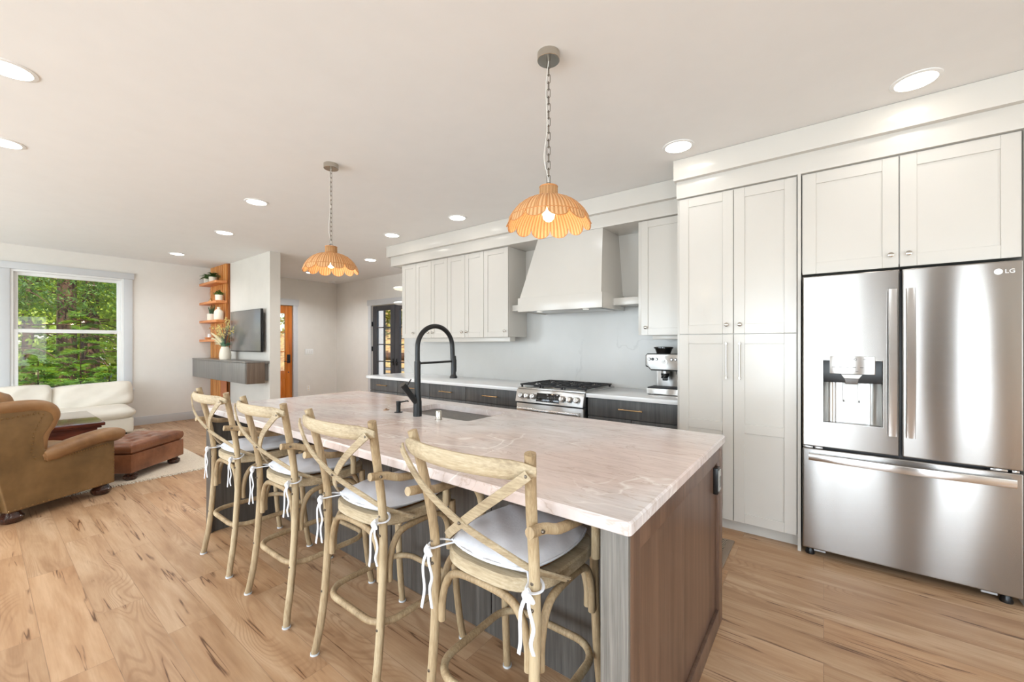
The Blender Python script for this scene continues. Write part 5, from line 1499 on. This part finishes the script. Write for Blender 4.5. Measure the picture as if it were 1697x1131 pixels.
# rug
t = thing('area_rug', 'ivory wool area rug with fringe under the living-room seating', 'rug', (-7, 0, 0))
part('pile', t, B(-8.62, -5.38, -1.6, 1.63, 0, .012, bev=.004), MAT['rug'])
bm = bmesh.new(); rd = random.Random(2)
for k in range(300):
    y = -1.6 + 3.22 * (k + rd.random() * .6) / 300
    sweep(bm, [(-5.385, y, .008), (-5.36, y + rd.uniform(-.006, .006), .006), (-5.335 + rd.uniform(-.008, .008), y + rd.uniform(-.01, .01), .004)], .0035, seg=4)
part('fringe', t, bm, MAT['rugedge'], kind='stuff')

# armchair
AD = Vector((-.48, .877, 0)).normalized(); ang = math.atan2(AD.y, AD.x)   # facing
t = thing('armchair', 'tan leather wingback armchair with nailhead trim, seen from its side', 'armchair', (-4.84, .16, 0), ang)
# local: +x = forward, +y = chair's left, outer right side at y=0
P = lambda nme, bm, mt, lb=None, kd=None: part(nme, t, bm, MAT[mt], lb, world=False, kind=kd)
WID = .86
def side(y0, y1):
    bm = bmesh.new()
    prism(bm, [(-.02, .09), (.70, .09), (.70, .47), (.60, .50), (.28, .45), (.2, .52), (.19, .62), (.26, .74), (.27, .80), (.235, .845), (-.10, .87), (-.10, .5)], y0, y1, 'XZ', .012)
    return bm
P('side_panel', side(0, .09), 'leather'); P('side_panel', side(WID - .09, WID), 'leather')
bm = bmesh.new()
prism(bm, [(-.14, .09), (.0, .09), (.06, .45), (.0, .88), (-.12, .88), (-.17, .5)], .05, WID - .05, 'XZ', .02); P('backrest', bm, 'leather')
bm = bmesh.new(); box(bm, -.02, .66, .09, WID - .09, .1, .3, .02); P('seat_base', bm, 'leather')
bm = bmesh.new(); pillow(bm, .33, .3, .09, puff=.006, seed=3, mtx=Matrix.Translation((.36, WID / 2, .38))); P('seat_cushion', bm, 'leatherroll')
bm = bmesh.new(); pillow(bm, .31, .3, .09, puff=.006, seed=5, mtx=Matrix.Translation((.08, WID / 2, .68)) @ Matrix.Rotation(radians(80), 4, 'Y')); P('back_cushion', bm, 'leatherroll')
for y, s in ((.045, -1), (WID - .045, 1)):
    bm = bmesh.new(); sweep(bm, [(.20, y + s * .0, .455), (.26, y + s * .012, .47), (.45, y + s * .018, .515), (.62, y + s * .02, .535), (.72, y + s * .018, .525), (.745, y + s * .014, .515)], .075, .062, seg=18, smooth=5, up=(0, 0, 1), taper=[.75, .9, 1, 1, 1, 1, 1, .95, .7])
    P('arm_roll', bm, 'leatherroll', 'rolled leather arm')
    bm = bmesh.new(); sweep(bm, [(-.16, y, .865), (.0, y + s * .012, .875), (.14, y + s * .012, .87), (.225, y + s * .01, .845), (.268, y + s * .006, .79), (.255, y, .72), (.215, y, .65), (.195, y, .57), (.20, y, .49)], .045, .05, seg=16, smooth=5, taper=[1, 1, 1, 1, 1, .95, .9, .9, .8])
    P('wing_roll', bm, 'leatherroll', 'rolled leather wing edge')
bm = bmesh.new(); sweep(bm, [(-.12, .04, .885), (-.13, WID / 2, .9), (-.12, WID - .04, .885)], .06, .05, seg=16, smooth=6); P('top_roll', bm, 'leatherroll')
bm = bmesh.new()
def nails(pts, gap=.032):
    cur = Vector(pts[0]); 
    for a, b in zip(pts, pts[1:]):
        a, b = Vector(a), Vector(b); L = (b - a).length; k = int(L / gap)
        for q in range(k):
            p = a.lerp(b, q / max(1, k)); b2 = bmesh.new(); lathe(b2, [(.0065, 0), (.005, .003), (0, .0045)], seg=8)
            merge(bm, b2, Matrix.Translation(p) @ Matrix.Rotation(pi / 2, 4, 'X'))
nails([(-.01, -.001, .105), (.69, -.001, .105)]); nails([(.69, -.001, .12), (.69, -.001, .44)], .028); nails([(-.08, -.001, .80), (.19, -.001, .815)], .03); nails([(.19, -.001, .80), (.13, -.001, .66)], .03); nails([(.13, -.001, .66), (.115, -.001, .52), (.15, -.001, .43)], .028); nails([(.2, -.001, .42), (.66, -.001, .455)], .02)
P('nailhead_trim', bm, 'nail', 'row of antique brass nailheads', 'stuff')
for x in (.04, .64):
    for y in (.07, WID - .07):
        bm = bmesh.new(); lathe(bm, [(0, 0), (.05, 0), (.068, .02), (.07, .045), (.055, .062), (.045, .09), (0, .09)], x, y, 0, 20); P('bun_foot', bm, 'darkwood', 'dark turned bun foot')

# ottoman
OD = Vector((-.66, .745, 0)).normalized(); ang2 = math.atan2(OD.y, OD.x)
t = thing('ottoman', 'tufted chestnut leather ottoman in front of the armchair', 'ottoman', (-5.385, .92, 0), ang2)
P = lambda nme, bm, mt, lb=None, kd=None: part(nme, t, bm, MAT[mt], lb, world=False, kind=kd)
bm = bmesh.new(); box(bm, 0, .71, 0, .48, .075, .255, .012); P('base', bm, 'leatherdark')
bm = bmesh.new(); b2 = bmesh.new(); bmesh.ops.create_cube(b2, size=2.0); bmesh.ops.subdivide_edges(b2, edges=b2.edges[:], cuts=30, use_grid_fill=True)
tuft = [(i, j) for i in (-.6, 0, .6) for j in (-.5, .5)] + [(-.3, 0), (.3, 0)]
for v in b2.verts:
    x, y, z = v.co
    ed = max(abs(x), abs(y)); e = (1 - ed ** 6) ** .5 if ed < 1 else 0
    zz = z * (.5 + .5 * e) * .07
    if z > .9:
        for (i, j) in tuft:
            d2 = ((x - i) * .36) ** 2 + ((y - j) * .24) ** 2; zz -= .028 * math.exp(-d2 / .0009)
        zz -= .008 * abs(sin((x * .36 + y * .24) * 13)) * e + .006 * abs(sin((x * .36 - y * .24) * 13)) * e
    s = 1 + (.03 * (1 - z * z) if abs(z) < .99 else 0)
    v.co = Vector((.355 + x * .345 * s, .24 + y * .232 * s, .31 + zz))
merge(bm, b2); cu = P('cushion', bm, 'leatherdark', 'tufted leather top')
bm = bmesh.new()
for (i, j) in tuft:
    b2 = bmesh.new(); bmesh.ops.create_icosphere(b2, subdivisions=2, radius=.009); merge(bm, b2, Matrix.Translation((.355 + i * .345, .24 + j * .232, .352)))
part('button', cu, bm, MAT['leatherdark'], world=False)
for x in (.07, .64):
    for y in (.06, .42):
        bm = bmesh.new(); lathe(bm, [(0, 0), (.045, 0), (.058, .02), (.058, .04), (.04, .055), (.04, .078), (0, .078)], x, y, .0, 18); P('bun_foot', bm, 'darkwood')
for o in (t,): o.location.z = .012

# coffee table / chest
t = thing('coffee_table', 'dark mahogany chest table with glossy top behind the armchair', 'coffee table', (-6.9, .3, .012))
part('top', t, B(-7.53, -6.28, -.35, .865, .465, .5, bev=.008), MAT['mahogany'])
part('body', t, B(-7.47, -6.34, -.29, .81, .14, .465, bev=.004), MAT['mahogany'])
part('moulding', t, B(-7.50, -6.31, -.32, .84, .44, .465, bev=.006), MAT['mahogany'])
for x in (-7.43, -6.38):
    for y in (-.25, .77): part('leg', t, B(x - .04, x + .04, y - .04, y + .04, .012, .14, bev=.01), MAT['mahogany'])

# sofa
t = thing('sofa', 'cream slipcovered sofa beneath the forest window', 'sofa', (-8.6, .4, 0))
bm = bmesh.new(); box(bm, -9.0, -8.17, -1.3, 1.43, .05, .27, .03, 3); part('base', t, bm, MAT['canvas'])
bm = bmesh.new(); box(bm, -9.03, -8.84, -1.3, 1.43, .2, .62, .05, 4); part('backrest', t, bm, MAT['canvas'])
for x in (-8.9, -8.25):
    for y in (-1.2, 1.33): part('foot', t, B(x - .03, x + .03, y - .03, y + .03, .012, .06), MAT['darkwood'])
bm = bmesh.new(); pillow(bm, .37, .46, .085, puff=.008, seed=8, mtx=Matrix.Translation((-8.49, .99, .345))); part('seat_cushion', t, bm, MAT['canvas'])
bm = bmesh.new(); pillow(bm, .37, .88, .085, puff=.008, seed=9, mtx=Matrix.Translation((-8.49, -.38, .345))); part('seat_cushion', t, bm, MAT['canvas'])
def bcush(y0, y1, x, zc, hh, seed, label, lean=12, yaw=0, th=.1, tilt=0):
    bm = bmesh.new(); pillow(bm, hh, (y1 - y0) / 2, th, puff=.012, seed=seed, mtx=Matrix.Rotation(radians(yaw), 4, 'Z') @ Matrix.Rotation(radians(tilt), 4, 'X') @ Matrix.Rotation(radians(90 - lean), 4, 'Y'))
    solo('cushion', label, 'cushion', bm, MAT['canvas'], (x, (y0 + y1) / 2, zc), group='loose cream back cushions on the sofa', world=False)
bcush(.66, 1.5, -8.74, .575, .185, 12, 'long cream back cushion at the right end of the sofa', tilt=2.5)
bcush(.16, .645, -8.70, .59, .19, 13, 'squarer cream back cushion at the left, above the armchair', yaw=4)

# ================================================================== OUTSIDE
struct('ground', B(-45, 6, -25, 40, -.9, -.6), MAT['ground'], 'sunlit forest floor outside the window')
def leaves(bm, n, fn, L, W, rd, droop=0.0):
    for k in range(n):
        p = fn(rd)
        d = Vector((rd.uniform(-1, 1), rd.uniform(-1, 1), rd.uniform(-1, .6) - droop)); s = rd.uniform(.6, 1.3)
        leafquad(bm, p, d, Vector((rd.uniform(-1, 1), rd.uniform(-1, 1), rd.uniform(.2, 1))), L * s, W * s)
def ell(c, r):
    def f(rd):
        while True:
            q = Vector((rd.uniform(-1, 1), rd.uniform(-1, 1), rd.uniform(-1, 1)))
            if .25 < q.length < 1: return Vector((c[0] + q.x * r[0], c[1] + q.y * r[1], c[2] + q.z * r[2]))
    return f
def clustered(cs, r):
    def f(rd):
        c = rd.choice(cs); 
        return Vector((c[0] + rd.gauss(0, r), c[1] + rd.gauss(0, r), c[2] + rd.gauss(0, r * .45)))
    return f
def tree(x, y, r, h, label, mat, crown, nleaf, L, W, seed, lean=0.0):
    t = thing('forest_tree', label, 'tree', (x, y, -.6), 0, 'trees beyond the window')
    rd = random.Random(seed); bm = bmesh.new()
    sweep(bm, [(x, y, -.62), (x + lean * .2, y, 1), (x + lean * .5, y + lean * .3, h * .5), (x + lean, y + lean * .6, h)], r, seg=14, smooth=5, taper=[1.5, 1.15, 1, .95, .9, .8, .6, .4])
    part('trunk', t, bm, MAT['bark'])
    bm = bmesh.new()
    for k in range(14):
        z = rd.uniform(.8, 4.2); a = rd.uniform(0, 2 * pi); Lb = rd.uniform(1, 2.4)
        sweep(bm, [(x, y, z), (x + cos(a) * Lb * .5, y + sin(a) * Lb * .5, z + .05), (x + cos(a) * Lb, y + sin(a) * Lb, z - .35)], .02, seg=5, smooth=3, taper=[1, .6, .2])
    part('branch', t, bm, MAT['bark'], kind='stuff')
    bm = bmesh.new(); c, rr = crown
    cs = [ell(c, rr)(rd) for _ in range(60)]
    leaves(bm, nleaf, clustered(cs, .28), L, W, rd, .3)
    part('foliage', t, bm, mat)
tree(-17.0, 1.56, .21, 9, 'thick left trunk of the tree pair in the middle of the window', MAT['leafB'], ((-16.4, 1.0, 3.4), (1.3, 1.9, 1.2)), 3000, .16, .04, 31)
tree(-17.6, 2.1, .2, 9, 'thick right trunk of the tree pair in the middle of the window', MAT['leafA'], ((-17.5, 3.2, 3.2), (1.5, 1.5, 1.5)), 2600, .15, .08, 32)
tree(-15.0, .42, .12, 8, 'slim grey trunk at the left edge of the window view', MAT['leafB'], ((-14.8, .4, 2.9), (1.0, .9, 1.1)), 2200, .14, .035, 33)
tree(-21.0, 4.1, .14, 9, 'distant maple seen at the right side of the window', MAT['leafA'], ((-21, 3.8, 3.0), (2, 2.2, 2.0)), 3200, .2, .12, 34)
tree(-24.0, 1.2, .16, 10, 'distant maple behind the trunk pair', MAT['leafA'], ((-24, 1.6, 3.2), (2, 2.6, 2.4)), 3400, .22, .13, 35)
def hemlock(x, y, z0, h, spread, label, seed, n=30):
    t = thing('young_conifer', label, 'shrub', (x, y, z0), 0, 'young conifers beneath the window')
    rd = random.Random(seed); bm = bmesh.new(); sweep(bm, [(x, y, z0), (x, y, z0 + h)], .025, seg=6, taper=[1, .2]); part('stem', t, bm, MAT['bark'])
    bm = bmesh.new()
    for k in range(n):
        u = k / n; z = z0 + .15 + (h - .15) * u; L = spread * (1 - u) ** .7 * rd.uniform(.8, 1.1) + .12; a = k * 2.4 + rd.uniform(-.3, .3)
        d = Vector((cos(a), sin(a), .1)); p0 = Vector((x, y, z)); m_ = 16
        for q in range(m_):
            v = (q + 1) / m_; p = p0 + d * L * v + Vector((0, 0, -.22 * L * v * v))
            for s in (-1, 1):
                sd = Vector((-sin(a), cos(a), -.12)) * s
                for w_ in range(3):
                    leafquad(bm, p + d * (w_ * L / m_ / 3), (sd + d * .8 + Vector((rd.uniform(-.4, .4), rd.uniform(-.4, .4), rd.uniform(-.5, .3)))).normalized(), Vector((rd.uniform(-.6, .6), rd.uniform(-.6, .6), 1)), (.16 * (1.1 - v) + .06) * spread, .022 * spread)
    part('foliage', t, bm, MAT['leafC'])
hemlock(-13.2, 1.42, -.6, 2.7, 1.0, 'tall young conifer in the centre of the lower pane', 41, 40)
hemlock(-12.4, .75, -.6, 1.7, .95, 'young conifer low on the left of the lower pane', 42)
hemlock(-12.3, 1.75, -.6, 1.5, .85, 'small conifer in front of the tree base', 43)
hemlock(-13.6, 2.55, -.6, 1.55, .9, 'conifer at the lower right of the window', 44)
hemlock(-11.6, 1.25, -.6, 1.3, .8, 'closest low conifer at the bottom of the window', 45)
hemlock(-15.0, 1.0, -.6, 1.9, 1.1, 'broad conifer behind the left low one', 46)
bm = bmesh.new(); rd = random.Random(50)
cs = [Vector((rd.uniform(-33, -27), rd.uniform(-1.5, 10), rd.uniform(-.5, 9))) for _ in range(160)]
leaves(bm, 11000, clustered(cs, .8), .4, .26, rd, .1)
solo('distant_foliage', 'bright backlit leaves far behind the trunks', 'foliage', bm, MAT['leafD'], (-30, 4, 0), kind='stuff')
bm = bmesh.new(); rd = random.Random(51)
leaves(bm, 6000, lambda r: Vector((r.uniform(-20, -9.8), r.uniform(-.5, 6), -.6 + abs(r.gauss(0, .18)))), .2, .07, rd, -.6)
solo('undergrowth', 'low green undergrowth on the forest floor', 'foliage', bm, MAT['leafC'], (-14, 2, -.6), kind='stuff')
solo('gravel_path', 'sunlit gravel path right of the tree base', 'path', B(-23, -18, 2.6, 6, -.6, -.585), MAT['pathm'], (-20, 4, -.6))
# bank beyond the french doors
solo('porch_wall', 'pale grey siding wall beyond the left french door panes', 'wall', B(-9.1, -8.9, 5.36, 6.3, -.3, 2.7), MAT['siding'], (-9, 5.8, -.3))
solo('porch_deck', 'grey deck outside the french doors', 'deck', B(-8.89, -5, 5.36, 7.1, -.3, -.04), plain('deck_grey', (140, 142, 146), .7), (-7, 6.3, -.3))
t = thing('porch_railing', 'low white railing beyond the french doors', 'railing', (-9, 7.2, -.04))
part('top_rail', t, B(-12, -5, 7.12, 7.2, .60, .66), MAT['siding']); part('lower_panel', t, B(-12, -5, 7.14, 7.18, -.04, .52), plain('railing_panel_grey', (150, 152, 156), .7))  # lower panel in the same plain grey as the siding
bm = bmesh.new(); b2 = bmesh.new(); bmesh.ops.create_grid(b2, x_segments=50, y_segments=50, size=1.0); rd = random.Random(77)
for v in b2.verts:
    v.co = Vector((-18 + v.co.x * 11, 15 + v.co.y * 7, 0)); u = (v.co.y - 8) / 14 + (-v.co.x - 7) / 44
    v.co.z = -.6 + 3.6 * max(0, u) ** 1.1 + rd.uniform(-.09, .09)
merge(bm, b2)
r_ = bmesh.ops.extrude_face_region(bm, geom=bm.faces[:]); bmesh.ops.translate(bm, vec=(0, 0, -.4), verts=[g for g in r_['geom'] if isinstance(g, bmesh.types.BMVert)])
solo('leaf_bank', 'sunlit orange leaf-covered bank beyond the french doors', 'bank', bm, MAT['bank'], (-18, 15, 0))
bm = bmesh.new(); sweep(bm, [(-16, 9.0, .9), (-12, 10.2, .85), (-9, 11.2, .8)], .16, seg=10); solo('fallen_log', 'grey-brown log lying across the leaf bank', 'log', bm, MAT['bark'], (-12, 10.2, .7))
bm = bmesh.new(); rd = random.Random(61)
cs = [Vector((rd.uniform(-30, -11), rd.uniform(12, 24), rd.uniform(2.2, 7))) for _ in range(120)]
leaves(bm, 8000, clustered(cs, .8), .34, .22, rd, .1)
solo('autumn_foliage', 'olive and yellow leaves above the leaf bank', 'foliage', bm, MAT['leafE'], (-20, 17, 3), kind='stuff')
